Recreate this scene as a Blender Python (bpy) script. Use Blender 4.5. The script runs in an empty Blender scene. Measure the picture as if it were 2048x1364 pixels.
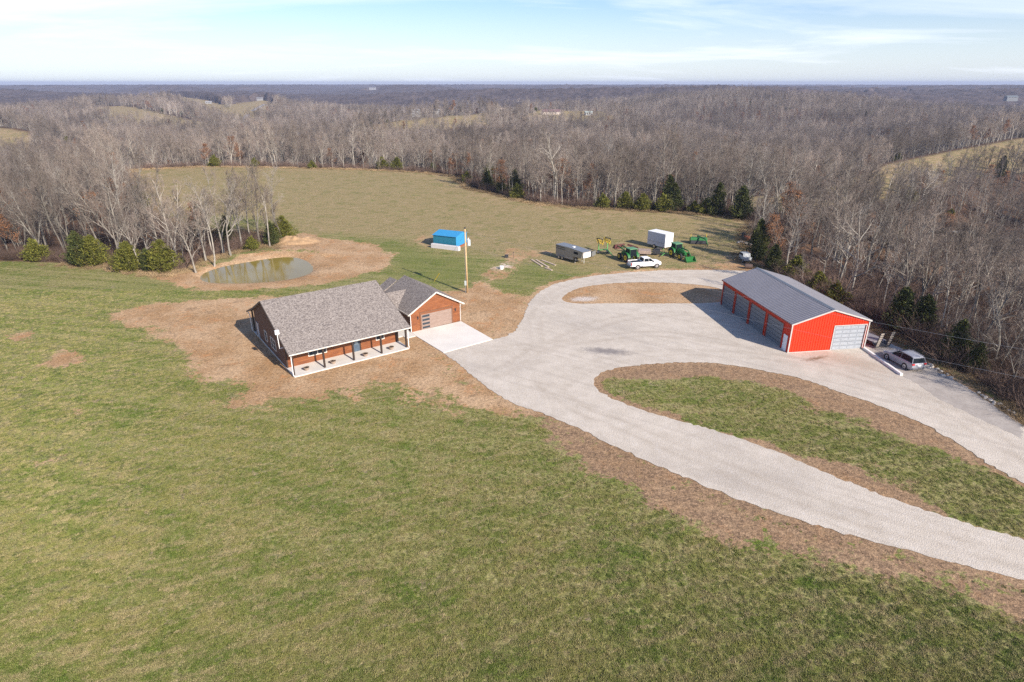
import bpy, math, random
import numpy as np
from mathutils import Vector, Matrix
from mathutils.geometry import delaunay_2d_cdt
random.seed(7); RNG = np.random.default_rng(7)
sc = bpy.context.scene
R = math.radians
# ------------------------------------------------------------------ camera
F, HZ, CH = 1250.0, 166.0, 31.0            # focal (px of the 2048 photo), horizon row, camera height
PIT = math.atan((682 - HZ) / F)
cam_d = bpy.data.cameras.new("camera"); cam = bpy.data.objects.new("camera", cam_d)
sc.collection.objects.link(cam); sc.camera = cam
cam.location = (0, 0, CH); cam.rotation_euler = (math.pi / 2 - PIT, 0, 0)
cam_d.sensor_width = 36; cam_d.lens = 36 * F / 2048; cam_d.clip_start = .5; cam_d.clip_end = 40000
# ------------------------------------------------------------------ light
SUN_EL = R(29); SX, SY = .665, -.747        # direction towards the sun (horizontal)
w = bpy.data.worlds.new("World"); sc.world = w; w.use_nodes = True
nt = w.node_tree; N = nt.nodes; L = nt.links; N.clear()
out = N.new('ShaderNodeOutputWorld'); bg = N.new('ShaderNodeBackground')
sky = N.new('ShaderNodeTexSky'); sky.sky_type = 'NISHITA'; sky.sun_disc = False
sky.sun_elevation = SUN_EL; sky.sun_rotation = math.atan2(SX, SY)
sky.altitude = 100; sky.air_density = 1.0; sky.dust_density = .6; sky.ozone_density = 1.5
tc = N.new('ShaderNodeTexCoord'); sep = N.new('ShaderNodeSeparateXYZ'); L.new(tc.outputs['Generated'], sep.inputs[0])
mz = N.new('ShaderNodeMath'); mz.operation = 'MAXIMUM'; mz.inputs[1].default_value = .0; L.new(sep.outputs[2], mz.inputs[0])
za = N.new('ShaderNodeMath'); za.operation = 'ADD'; za.inputs[1].default_value = .10; L.new(mz.outputs[0], za.inputs[0])
dx = N.new('ShaderNodeMath'); dx.operation = 'DIVIDE'; L.new(sep.outputs[0], dx.inputs[0]); L.new(za.outputs[0], dx.inputs[1])
dy = N.new('ShaderNodeMath'); dy.operation = 'DIVIDE'; L.new(sep.outputs[1], dy.inputs[0]); L.new(za.outputs[0], dy.inputs[1])
cb = N.new('ShaderNodeCombineXYZ'); L.new(dx.outputs[0], cb.inputs[0]); L.new(dy.outputs[0], cb.inputs[1])
mp = N.new('ShaderNodeMapping'); mp.inputs['Rotation'].default_value = (0, 0, R(-22)); mp.inputs['Scale'].default_value = (.34, .62, 1); mp.inputs['Location'].default_value = (1.3, .4, 0)
L.new(cb.outputs[0], mp.inputs[0])
cn = N.new('ShaderNodeTexNoise'); cn.inputs['Scale'].default_value = 1.0; cn.inputs['Detail'].default_value = 9; cn.inputs['Roughness'].default_value = .6; cn.inputs['Distortion'].default_value = .5
L.new(mp.outputs[0], cn.inputs[0])
cr = N.new('ShaderNodeMapRange'); cr.inputs[1].default_value = .37; cr.inputs[2].default_value = .66; cr.inputs[3].default_value = .0; cr.inputs[4].default_value = .85
L.new(cn.outputs[0], cr.inputs[0])
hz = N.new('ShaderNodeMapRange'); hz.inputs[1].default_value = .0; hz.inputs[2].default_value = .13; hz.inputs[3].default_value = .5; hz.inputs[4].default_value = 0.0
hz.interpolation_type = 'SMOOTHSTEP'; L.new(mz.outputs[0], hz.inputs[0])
hi_ = N.new('ShaderNodeMapRange'); hi_.inputs[1].default_value = .14; hi_.inputs[2].default_value = .40; hi_.inputs[3].default_value = 1; hi_.inputs[4].default_value = .1; L.new(sep.outputs[2], hi_.inputs[0])  # clouds faded out overhead: unseen upper sky kept darker to cut fill light
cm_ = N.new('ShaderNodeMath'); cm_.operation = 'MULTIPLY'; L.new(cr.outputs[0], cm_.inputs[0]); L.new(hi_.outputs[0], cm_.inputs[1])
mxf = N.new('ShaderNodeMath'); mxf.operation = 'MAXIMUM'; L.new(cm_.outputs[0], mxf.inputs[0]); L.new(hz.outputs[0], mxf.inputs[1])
mix = N.new('ShaderNodeMix'); mix.data_type = 'RGBA'
tint = N.new('ShaderNodeMix'); tint.data_type = 'RGBA'; tint.blend_type = 'MULTIPLY'; tint.inputs[0].default_value = 1
tint.inputs[7].default_value = (.76, .87, 1.12, 1)
L.new(sky.outputs[0], tint.inputs[6])
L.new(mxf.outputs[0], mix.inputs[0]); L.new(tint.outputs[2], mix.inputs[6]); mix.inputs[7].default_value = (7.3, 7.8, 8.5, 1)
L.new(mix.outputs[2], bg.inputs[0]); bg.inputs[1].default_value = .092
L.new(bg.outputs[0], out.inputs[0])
sd = bpy.data.lights.new("sun", 'SUN'); sd.energy = 5.0; sd.angle = R(.5); sd.color = (1, .90, .78)
so = bpy.data.objects.new("sun", sd); sc.collection.objects.link(so)
so.rotation_euler = Vector((SX * math.cos(SUN_EL), SY * math.cos(SUN_EL), math.sin(SUN_EL))).to_track_quat('Z', 'Y').to_euler()
sc.view_settings.view_transform = 'Standard'; sc.view_settings.look = 'None'; sc.view_settings.gamma = 1; sc.view_settings.exposure = .72
sc.cycles.use_denoising = False; sc.cycles.max_bounces = 5; sc.cycles.transparent_max_bounces = 4
sc.cycles.diffuse_bounces = 2; sc.cycles.glossy_bounces = 2; sc.cycles.volume_bounces = 0; sc.cycles.sample_clamp_indirect = 4

# ------------------------------------------------------------------ helpers
def P(u, v, z=0.0):
    t = (v - 682) / F; d = math.sin(PIT) + t * math.cos(PIT); wv = math.cos(PIT) - t * math.sin(PIT)
    s = (CH - z) / d
    return np.array([(u - 1024) / F * s, wv * s])
def PP(lst, z=0.0): return np.array([P(u, v, z) for u, v in lst])
def smooth(a, b, x):
    t = np.clip((x - a) / (b - a), 0, 1); return t * t * (3 - 2 * t)
def inside(poly, X, Y):
    res = np.zeros(X.shape, bool); n = len(poly)
    for i in range(n):
        x1, y1 = poly[i]; x2, y2 = poly[(i + 1) % n]
        c = ((y1 > Y) != (y2 > Y))
        if y1 == y2: continue
        res ^= c & (X < (x2 - x1) * (Y - y1) / (y2 - y1) + x1)
    return res
def segd(pts, X, Y, closed=True):
    d = np.full(X.shape, 1e9); n = len(pts)
    for i in range(n if closed else n - 1):
        a = pts[i]; b = pts[(i + 1) % n]; e = b - a; l2 = e @ e + 1e-9
        t = np.clip(((X - a[0]) * e[0] + (Y - a[1]) * e[1]) / l2, 0, 1)
        d = np.minimum(d, np.hypot(X - a[0] - t * e[0], Y - a[1] - t * e[1]))
    return d
def sdist(poly, X, Y):                       # positive outside
    d = segd(poly, X, Y); return np.where(inside(poly, X, Y), -d, d)
def vnoise(X, Y, s, seed=0):
    x = X / s; y = Y / s; xi = np.floor(x); yi = np.floor(y); fx = x - xi; fy = y - yi
    fx = fx * fx * (3 - 2 * fx); fy = fy * fy * (3 - 2 * fy)
    def h(a, b):
        q = np.sin(a * 127.1 + b * 311.7 + seed * 74.7) * 43758.5453; return q - np.floor(q)
    return (h(xi, yi) * (1 - fx) + h(xi + 1, yi) * fx) * (1 - fy) + (h(xi, yi + 1) * (1 - fx) + h(xi + 1, yi + 1) * fx) * fy
def catmull(pts, k=6, closed=True):
    pts = np.asarray(pts, float); n = len(pts); o = []
    for i in range(n if closed else n - 1):
        g = (lambda j: pts[j % n]) if closed else (lambda j: pts[min(max(j, 0), n - 1)])
        p0, p1, p2, p3 = g(i - 1), g(i), g(i + 1), g(i + 2)
        for q in range(k):
            t = q / k
            o.append(.5 * (2 * p1 + (p2 - p0) * t + (2 * p0 - 5 * p1 + 4 * p2 - p3) * t * t + (3 * p1 - p0 - 3 * p2 + p3) * t ** 3))
    return np.array(o)

def link(o, parent=None):
    sc.collection.objects.link(o)
    if parent is not None: o.parent = parent
    return o
def tag(o, label=None, cat=None, group=None, kind=None):
    if label: o['label'] = label
    if cat: o['category'] = cat
    if group: o['group'] = group
    if kind: o['kind'] = kind
    return o
def empty(name, loc, rz=0, label=None, cat=None, group=None):
    o = bpy.data.objects.new(name, None); o.location = loc; o.rotation_euler = (0, 0, rz); o.empty_display_size = .3
    link(o); return tag(o, label, cat, group)
class MB:
    def __init__(s): s.v = []; s.f = []
    def add(s, vs, fs):
        n = len(s.v); s.v += [tuple(map(float, p)) for p in vs]; s.f += [tuple(i + n for i in f) for f in fs]; return s
    def box(s, c, d, rz=0, M=None):
        x, y, z = d[0] / 2, d[1] / 2, d[2] / 2
        vs = [Vector((a * x, b * y, e * z)) for e in (-1, 1) for a, b in ((-1, -1), (1, -1), (1, 1), (-1, 1))]
        Q = M or Matrix.Rotation(rz, 3, 'Z')
        return s.add([Q @ p + Vector(c) for p in vs], [(3, 2, 1, 0), (4, 5, 6, 7), (0, 1, 5, 4), (1, 2, 6, 5), (2, 3, 7, 6), (3, 0, 4, 7)])
    def bx(s, x0, x1, y0, y1, z0, z1): return s.box(((x0 + x1) / 2, (y0 + y1) / 2, (z0 + z1) / 2), (x1 - x0, y1 - y0, z1 - z0))
    def cyl(s, a, b, r0, r1=None, n=10, cap=True):
        r1 = r0 if r1 is None else r1; a = Vector(a); b = Vector(b); d = (b - a).normalized()
        t = Vector((0, 0, 1)) if abs(d.z) < .9 else Vector((1, 0, 0)); e = d.cross(t).normalized(); g = d.cross(e)
        vs = []
        for q, r in ((a, r0), (b, r1)):
            for i in range(n):
                an = 2 * math.pi * i / n; vs.append(q + (e * math.cos(an) + g * math.sin(an)) * r)
        fs = [(i, (i + 1) % n, n + (i + 1) % n, n + i) for i in range(n)]
        if cap: fs += [tuple(range(n))[::-1], tuple(range(n, 2 * n))]
        return s.add(vs, fs)
    def path(s, pts, r, n=6):
        for a, b in zip(pts[:-1], pts[1:]): s.cyl(a, b, r, n=n)
        return s
    def beam(s, a, b, w_, h):                      # rectangular bar from a to b
        a = Vector(a); b = Vector(b); d = (b - a); l = d.length; d.normalize()
        t = Vector((0, 0, 1)) if abs(d.z) < .95 else Vector((0, 1, 0)); e = d.cross(t).normalized(); g = e.cross(d)
        M = Matrix((d, e, g)).transposed()
        return s.box((a + b) / 2, (l, w_, h), M=M)
    def loft(s, rings, cap=True):
        n = len(rings[0]); vs = [p for r in rings for p in r]; fs = []
        for k in range(len(rings) - 1):
            for i in range(n): fs.append((k * n + i, k * n + (i + 1) % n, (k + 1) * n + (i + 1) % n, (k + 1) * n + i))
        if cap: fs += [tuple(range(n))[::-1], tuple(range((len(rings) - 1) * n, len(rings) * n))]
        return s.add(vs, fs)
    def prism(s, poly, y0, y1, ax='y'):            # poly in (x,z) extruded along y (or (y,z) along x)
        n = len(poly)
        f = (lambda p, t: (p[0], t, p[1])) if ax == 'y' else ((lambda p, t: (t, p[0], p[1])) if ax == 'x' else (lambda p, t: (p[0], p[1], t)))
        vs = [f(p, y0) for p in poly] + [f(p, y1) for p in poly]
        return s.add(vs, [tuple(range(n))[::-1], tuple(range(n, 2 * n))] + [(i, (i + 1) % n, n + (i + 1) % n, n + i) for i in range(n)])
    def slab(s, quad, th):                         # thick sheet under a 4-point quad
        q = [Vector(p) for p in quad]; nrm = (q[1] - q[0]).cross(q[2] - q[0]).normalized()
        if nrm.z < 0: nrm = -nrm
        vs = q + [p - nrm * th for p in q]
        n = len(q)
        return s.add(vs, [tuple(range(n)), tuple(range(2 * n - 1, n - 1, -1))] + [(i, n + i, n + (i + 1) % n, (i + 1) % n) for i in range(n)])
    def torus(s, c, axis, Rr, r, n=20, m=8):
        c = Vector(c); d = Vector(axis).normalized(); t = Vector((0, 0, 1)) if abs(d.z) < .9 else Vector((1, 0, 0)); e = d.cross(t).normalized(); g = d.cross(e)
        vs = []
        for i in range(n):
            a = 2 * math.pi * i / n; o = e * math.cos(a) + g * math.sin(a)
            for j in range(m):
                b = 2 * math.pi * j / m; vs.append(c + o * (Rr + r * math.cos(b)) + d * r * math.sin(b))
        return s.add(vs, [(i * m + j, ((i + 1) % n) * m + j, ((i + 1) % n) * m + (j + 1) % m, i * m + (j + 1) % m) for i in range(n) for j in range(m)])
    def mesh(s, name, mat):
        me = bpy.data.meshes.new(name); me.from_pydata(s.v, [], s.f)
        if mat: me.materials.append(mat)
        import bmesh
        bm = bmesh.new(); bm.from_mesh(me); bmesh.ops.recalc_face_normals(bm, faces=bm.faces); bm.to_mesh(me); bm.free()
        me.update(); return me
    def each(s, name, mat, parent=None, **k):      # one object per connected piece
        par = list(range(len(s.v)))
        def fd(a):
            while par[a] != a: par[a] = par[par[a]]; a = par[a]
            return a
        for f in s.f:
            for b in f[1:]: par[fd(b)] = fd(f[0])
        g = {}
        for f in s.f: g.setdefault(fd(f[0]), []).append(f)
        out_ = []
        for fs in g.values():
            ids = sorted({i for f in fs for i in f}); mp_ = {a: b for b, a in enumerate(ids)}; m = MB(); m.v = [s.v[i] for i in ids]; m.f = [tuple(mp_[i] for i in f) for f in fs]; out_.append(m.build(name, mat, parent, **k))
        return out_
    def build(s, name, mat, parent=None, bevel=0, smooth_=False):
        o = bpy.data.objects.new(name, s.mesh(name, mat)); link(o, parent)
        if bevel:
            b = o.modifiers.new('bevel', 'BEVEL'); b.width = bevel; b.segments = 2; b.limit_method = 'ANGLE'; b.angle_limit = R(25)
        if smooth_: o.data.polygons.foreach_set('use_smooth', [True] * len(o.data.polygons))
        return o

# ------------------------------------------------------------------ materials
class NT:                                     # tiny node-building helper
    def __init__(s, name):
        s.m = bpy.data.materials.new(name); s.m.use_nodes = True; s.t = s.m.node_tree
        s.b = s.t.nodes['Principled BSDF']; s.obj = None
    def n(s, ty, **k):
        x = s.t.nodes.new('ShaderNode' + ty)
        for a, b in k.items(): setattr(x, a, b)
        return x
    def l(s, a, b): s.t.links.new(a, b)
    def coord(s, scale=(1, 1, 1), rot=0, world=False):
        if world: o = s.n('NewGeometry').outputs['Position']
        else: o = s.n('TexCoord').outputs['Object']
        r = s.n('Mapping'); r.inputs['Rotation'].default_value = (0, 0, rot); s.l(o, r.inputs[0])
        m = s.n('Mapping'); m.inputs['Scale'].default_value = scale; s.l(r.outputs[0], m.inputs[0]); return m.outputs[0]
    def noise(s, sc_, det=4, rough=.55, co=None, dist=0):
        x = s.n('TexNoise'); x.inputs['Scale'].default_value = sc_; x.inputs['Detail'].default_value = det; x.inputs['Roughness'].default_value = rough; x.inputs['Distortion'].default_value = dist
        if co is not None: s.l(co, x.inputs[0])
        return x.outputs[0]
    def rng(s, x, a, b, c=0, d=1):
        m = s.n('MapRange'); s.l(x, m.inputs[0])
        for i, q in enumerate((a, b, c, d)): m.inputs[i + 1].default_value = q
        return m.outputs[0]
    def mix(s, f, a, b, mode='MIX'):
        m = s.n('Mix', data_type='RGBA', blend_type=mode)
        if isinstance(f, float) or isinstance(f, int): m.inputs[0].default_value = f
        else: s.l(f, m.inputs[0])
        for i, q in ((6, a), (7, b)):
            if isinstance(q, tuple): m.inputs[i].default_value = (*q[:3], 1)
            else: s.l(q, m.inputs[i])
        return m.outputs[2]
    def spot(s, co, c, rx, ry, a, lo=.35, hi=.75):     # ragged elliptical stain of the material at a place on the ground
        m = s.n('Mapping'); m.inputs['Location'].default_value = (-c[0], -c[1], 0); s.l(co, m.inputs[0]); m2 = s.n('Mapping'); m2.inputs['Rotation'].default_value = (0, 0, -a); s.l(m.outputs[0], m2.inputs[0])
        m3 = s.n('Mapping'); m3.inputs['Scale'].default_value = (1 / rx, 1 / ry, 0); s.l(m2.outputs[0], m3.inputs[0]); v = s.n('VectorMath', operation='LENGTH'); s.l(m3.outputs[0], v.inputs[0])
        return s.rng(s.math('ADD', s.math('MULTIPLY', v.outputs['Value'], .5), s.math('MULTIPLY', s.noise(1.4, 6, .75, co), 1.0)), hi + .35, lo + .35)
    def math(s, op, a, b=None):
        m = s.n('Math', operation=op)
        for i, q in enumerate((a, b)):
            if q is None: continue
            if isinstance(q, (float, int)): m.inputs[i].default_value = q
            else: s.l(q, m.inputs[i])
        return m.outputs[0]
    def attr(s, name):
        a = s.n('Attribute'); a.attribute_name = name; return a
    def bump(s, h, st, dist=.05):
        b = s.n('Bump'); b.inputs['Strength'].default_value = st; b.inputs['Distance'].default_value = dist; s.l(h, b.inputs['Height']); s.l(b.outputs[0], s.b.inputs['Normal'])
    def fin(s, col, rough=.8, metal=0, spec=.4):
        if isinstance(col, tuple): s.b.inputs['Base Color'].default_value = (*col[:3], 1)
        else: s.l(col, s.b.inputs['Base Color'])
        if isinstance(rough, float) or isinstance(rough, int): s.b.inputs['Roughness'].default_value = rough
        else: s.l(rough, s.b.inputs['Roughness'])
        s.b.inputs['Metallic'].default_value = metal; s.b.inputs['Specular IOR Level'].default_value = spec
        return s.m
_mc = {}
def mat(name, c, rough=.6, metal=0, var=.12, scale=3.0):
    if name in _mc: return _mc[name]
    q = NT(name); n_ = q.noise(scale, 5, .6, q.coord())
    d = tuple(x * (1 - var) for x in c); e = tuple(min(1, x * (1 + var)) for x in c)
    _mc[name] = q.fin(q.mix(q.rng(n_, .3, .7), d, e), rough, metal); return _mc[name]
BLACK = mat('black_rubber', (.02, .02, .022), .75); WHITEP = mat('white_paint', (.8, .8, .8), .35, var=.04)
DARKM = mat('dark_metal', (.035, .035, .04), .5); GREYM = mat('grey_metal', (.33, .34, .35), .4, .6); GALV = mat('galvanised', (.5, .52, .54), .35, .7)
RIMM = mat('rim_alloy', (.6, .6, .62), .3, .7); GLASSD = mat('dark_glass', (.012, .016, .02), .12, var=.05); GLASSD.node_tree.nodes['Principled BSDF'].inputs['Specular IOR Level'].default_value = .06
GREEN = mat('tractor_green', (.02, .135, .032), .4); GREENL = mat('light_green_paint', (.12, .33, .10), .45); YEL = mat('yellow_paint', (.75, .52, .03), .4)
RUST = mat('rusty_steel', (.28, .10, .045), .85, var=.35, scale=6); CONC = mat('pale_concrete', (.62, .60, .56), .85, var=.07, scale=1.2)
REDL = mat('red_lens', (.45, .02, .02), .2); SILVER = mat('silver_paint', (.30, .31, .35), .3, .1, var=.03); WOODP = mat('pole_wood', (.52, .36, .19), .8, var=.2, scale=5)
ROCK = mat('limestone', (.55, .51, .46), .9, var=.3, scale=2); BROWNT = mat('dark_bronze_trim', (.035, .022, .017), .6)
TANM = mat('trailer_tan', (.30, .27, .23), .45, .2); ORANGE = mat('orange_clay', (.42, .20, .09), .95, var=.25)

# ------------------------------------------------------------------ terrain layout
clearing = np.vstack([PP([(-900, 590), (-400, 548), (0, 524), (100, 527), (200, 534), (270, 546), (330, 552), (380, 540), (420, 520), (480, 503), (545, 492), (585, 474), (560, 466), (470, 468), (390, 462), (320, 434), (285, 400), (266, 368), (262, 340),
    (400, 334), (500, 334), (620, 337), (720, 339), (850, 346), (905, 352), (940, 378), (1000, 392), (1060, 406), (1150, 416), (1250, 421), (1330, 424), (1400, 429), (1470, 437), (1505, 447), (1488, 475), (1486, 520), (1520, 535)]),
    PP([(1600, 590), (1745, 655), (1790, 680), (1850, 715), (1950, 772), (2048, 838), (2300, 985)]), np.array([[75, 35], [110, 0], [110, -60], [-260, -60]])])
pond = catmull(PP([(399, 557), (405, 548), (425, 539), (455, 531), (495, 524), (532, 518), (567, 514), (592, 515), (612, 521), (625, 531), (627, 541), (614, 550), (585, 558), (540, 564), (490, 567), (440, 567), (410, 564)], -.3), 3)
ctrl = []                                      # (x, y, z, sigma)
def C3(u, v, z, s): x, y = P(u, v, z); ctrl.append((x, y, z, s))
for a in [(-100, 470, -7, 40), (100, 430, -15, 40), (150, 340, -20, 60), (230, 300, -22, 60), (300, 262, -21, 70), (260, 232, -12, 60), (400, 245, -17, 70), (350, 210, -8, 90), (480, 235, -22, 70), (520, 215, -18, 90), (505, 195, -14, 90),
          (800, 275, -18, 50), (900, 275, -18, 50), (1000, 262, -18, 50), (1150, 262, -18, 50), (1000, 215, -8, 80), (620, 262, -24, 80), (700, 225, -18, 100),
          (450, 300, -10, 60), (700, 300, -16, 50), (950, 300, -17, 50), (860, 284, -28, 60), (770, 286, -28, 60), (40, 330, -24, 40), (0, 400, -18, 30), (1200, 330, -11, 55), (1400, 330, -19, 50), (1520, 300, -28, 70), (1600, 270, -28, 90), (1350, 215, -10, 130), (1500, 230, -20, 130),
          (1500, 450, -20, 22), (1600, 440, -24, 25), (1700, 430, -26, 28), (1850, 420, -28, 30),
          (2000, 475, -22, 30), (1800, 465, -22, 30), (2200, 480, -22, 40), (1700, 520, -16, 22), (1900, 640, -9, 14), (2048, 760, -7, 10),
          (1800, 240, -24, 150), (2000, 215, -14, 200), (1800, 186, -3, 300), (1950, 184, -3, 300), (60, 200, -14, 150), (900, 200, -12, 150)]: C3(*a)
ctrl = np.array([c for c in ctrl if c[3] < 75])
FD = [  # pixel outline, (row, ground level) near and far
    ([(-160, 322), (-160, 262), (0, 254), (45, 260), (80, 272), (70, 290), (40, 312), (0, 322)], (310, -15), (258, -5)),
    ([(185, 212), (260, 214), (330, 226), (420, 246), (425, 262), (320, 254), (230, 244), (180, 224)], (240, -12), (214, -8)),
    ([(330, 190), (420, 198), (460, 216), (470, 234), (430, 230), (370, 212)], (230, -13), (195, -6)),
    ([(745, 250), (800, 240), (880, 232), (975, 226), (985, 244), (900, 256), (830, 262), (745, 264)], (250, -6), (226, 0)),
    ([(1040, 246), (1055, 226), (1085, 218), (1200, 222), (1240, 236), (1180, 246)], (240, -8), (222, -3)),
    ([(1465, 418), (1480, 398), (1540, 390), (1650, 383), (1780, 375), (1800, 400), (1700, 418), (1560, 424)], (402, -7), (385, -8.5)),
    ([(1640, 385), (1780, 329), (1880, 305), (2048, 274), (2250, 262), (2250, 350), (2048, 345), (1900, 370), (1800, 395), (1700, 400)], (345, -9), (278, -.5)),
    ([(1740, 188), (1760, 182), (1960, 184), (1990, 190)], (189, 0), (183, 3)),
    ([(440, 240), (470, 205), (530, 198), (560, 212), (510, 245)], (240, -15), (200, -8))]
fields = []; planes = []
for pl_, (va, za_), (vb, zb_) in FD:
    pts_ = []; zs_ = []
    for u_, v_ in pl_: z_ = za_ + (zb_ - za_) * (v_ - va) / (vb - va); z_ = min(max(z_, min(za_, zb_) - 3), max(za_, zb_) + 3); pts_.append(P(u_, v_, z_)); zs_.append(z_)
    pts_ = np.array(pts_); fields.append(pts_); cen_ = pts_.mean(0); A_ = np.column_stack([(pts_ - cen_) / 100, np.ones(len(pts_))]); planes.append((cen_, np.linalg.lstsq(A_, np.array(zs_), rcond=None)[0]))
def height(X, Y, detail=True):
    X = np.atleast_1d(np.asarray(X, float)); Y = np.atleast_1d(np.asarray(Y, float)); r = np.hypot(X, Y)
    base = np.interp(r, [0, 300, 900, 2000, 4000, 8000, 14000], [-14, -21, -25, -19, -13, -3, 0])
    amp = np.interp(r, [0, 400, 1200, 4000, 9000], [2, 10, 34, 42, 44])
    base = base + np.interp(r, [0, 430, 700, 2500, 6000], [0, 0, 19, 24, 20]) * (vnoise(X * .55 + 40, Y + .25 * X, 270, 11) * 2 - 1) + .6 * amp * ((vnoise(X, Y, 420, 1) - .5) * 1.1 + (vnoise(X, Y, 1300, 2) - .5) * .7 + (vnoise(X + .4 * Y, Y, 190, 8) - .5) * .45 + (vnoise(X, Y, 3400, 5) - .5) * .6 * smooth(2000, 5000, r))
    base = np.minimum(base, 16 - .0022 * r)
    num = base * .35; den = np.full(X.shape, .35)
    for x, y, z, s in ctrl:
        g = np.exp(-((X - x) ** 2 + (Y - y) ** 2) / (2 * s * s)); num = num + g * z * 1.6; den = den + g * 1.6
    ho = num / den
    d = np.maximum(sdist(clearing, X, Y), 0)
    wt = 1 - smooth(0, 1, d / np.where(X < -20, 50, 85)); h = ho * (1 - wt)
    drop = smooth(0, 30, d) * (X > 20) * (Y < 140) * 2.5                     # steeper bank beside the barn
    h = h - drop
    for fp, (cn_, k_) in zip(fields, planes):
        c_ = np.linalg.norm(fp - cn_, axis=1).max() + 130; near = np.hypot(X - cn_[0], Y - cn_[1]) < c_
        if not near.any(): continue
        xs, ys = X[near], Y[near]; wf = 1 - smooth(0, 38, np.maximum(sdist(fp, xs, ys), 0)); zf = k_[0] * (xs - cn_[0]) / 100 + k_[1] * (ys - cn_[1]) / 100 + k_[2]
        h[near] = h[near] * (1 - wf) + zf * wf
    sp = sdist(pond, X, Y)
    h = h - .95 * (1 - smooth(-3.0, 1.6, sp)) + .30 * np.exp(-((sp - 4) / 2.2) ** 2) * (Y > 118)
    return h
def march(u, v, zmin=-60):                     # pixel -> point on the terrain
    t = (v - 682) / F; dz = -(math.sin(PIT) + t * math.cos(PIT)); fy = math.cos(PIT) - t * math.sin(PIT); fx = (u - 1024) / F
    s = np.concatenate([np.linspace(20, 900, 700), np.linspace(905, 9000, 1500)])
    X = fx * s; Y = fy * s; Z = CH + dz * s; h = height(X, Y); k = np.argmax(Z < h)
    return np.array([X[k], Y[k]]) if Z[k] < h[k] else np.array([X[-1], Y[-1]])
def MM(l): return np.array([march(u, v) for u, v in l])
gravel = PP([(887, 706), (920, 730), (960, 764), (1010, 799), (1070, 822), (1130, 845), (1200, 878), (1300, 925), (1400, 968), (1500, 1008), (1600, 1041), (1700, 1071), (1800, 1097), (1900, 1124), (2048, 1162), (2300, 1228), (2750, 1350),
    (2750, 1175), (2300, 1000), (2048, 852), (1990, 813), (1940, 780), (1880, 745), (1840, 718), (1800, 696), (1770, 684), (1735, 665), (1600, 585), (1530, 548), (1490, 542), (1430, 540), (1380, 540), (1320, 541), (1260, 545), (1200, 550), (1150, 558), (1110, 568), (1080, 583), (1060, 603), (1050, 625), (1042, 645), (1030, 662), (1010, 674), (985, 680)])
isl_a = catmull(PP([(1125, 600), (1133, 588), (1160, 576), (1195, 570), (1240, 566), (1300, 565), (1360, 567), (1420, 573), (1447, 582), (1444, 603), (1380, 607), (1300, 607), (1220, 607), (1150, 607)]), 4)
isl_b = PP([(1188, 768), (1195, 752), (1215, 741), (1260, 733), (1320, 727), (1400, 725), (1480, 733), (1540, 745), (1600, 757), (1680, 785), (1740, 805), (1800, 828), (1860, 855), (1920, 890), (1980, 930), (2048, 968), (2300, 1098), (2440, 1178), (2300, 1150), (2048, 1080), (1950, 1053), (1850, 1020), (1750, 985), (1650, 945), (1550, 903), (1450, 868), (1360, 842), (1290, 822), (1240, 804), (1205, 787)]); isl_b = catmull(isl_b, 4)
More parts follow.
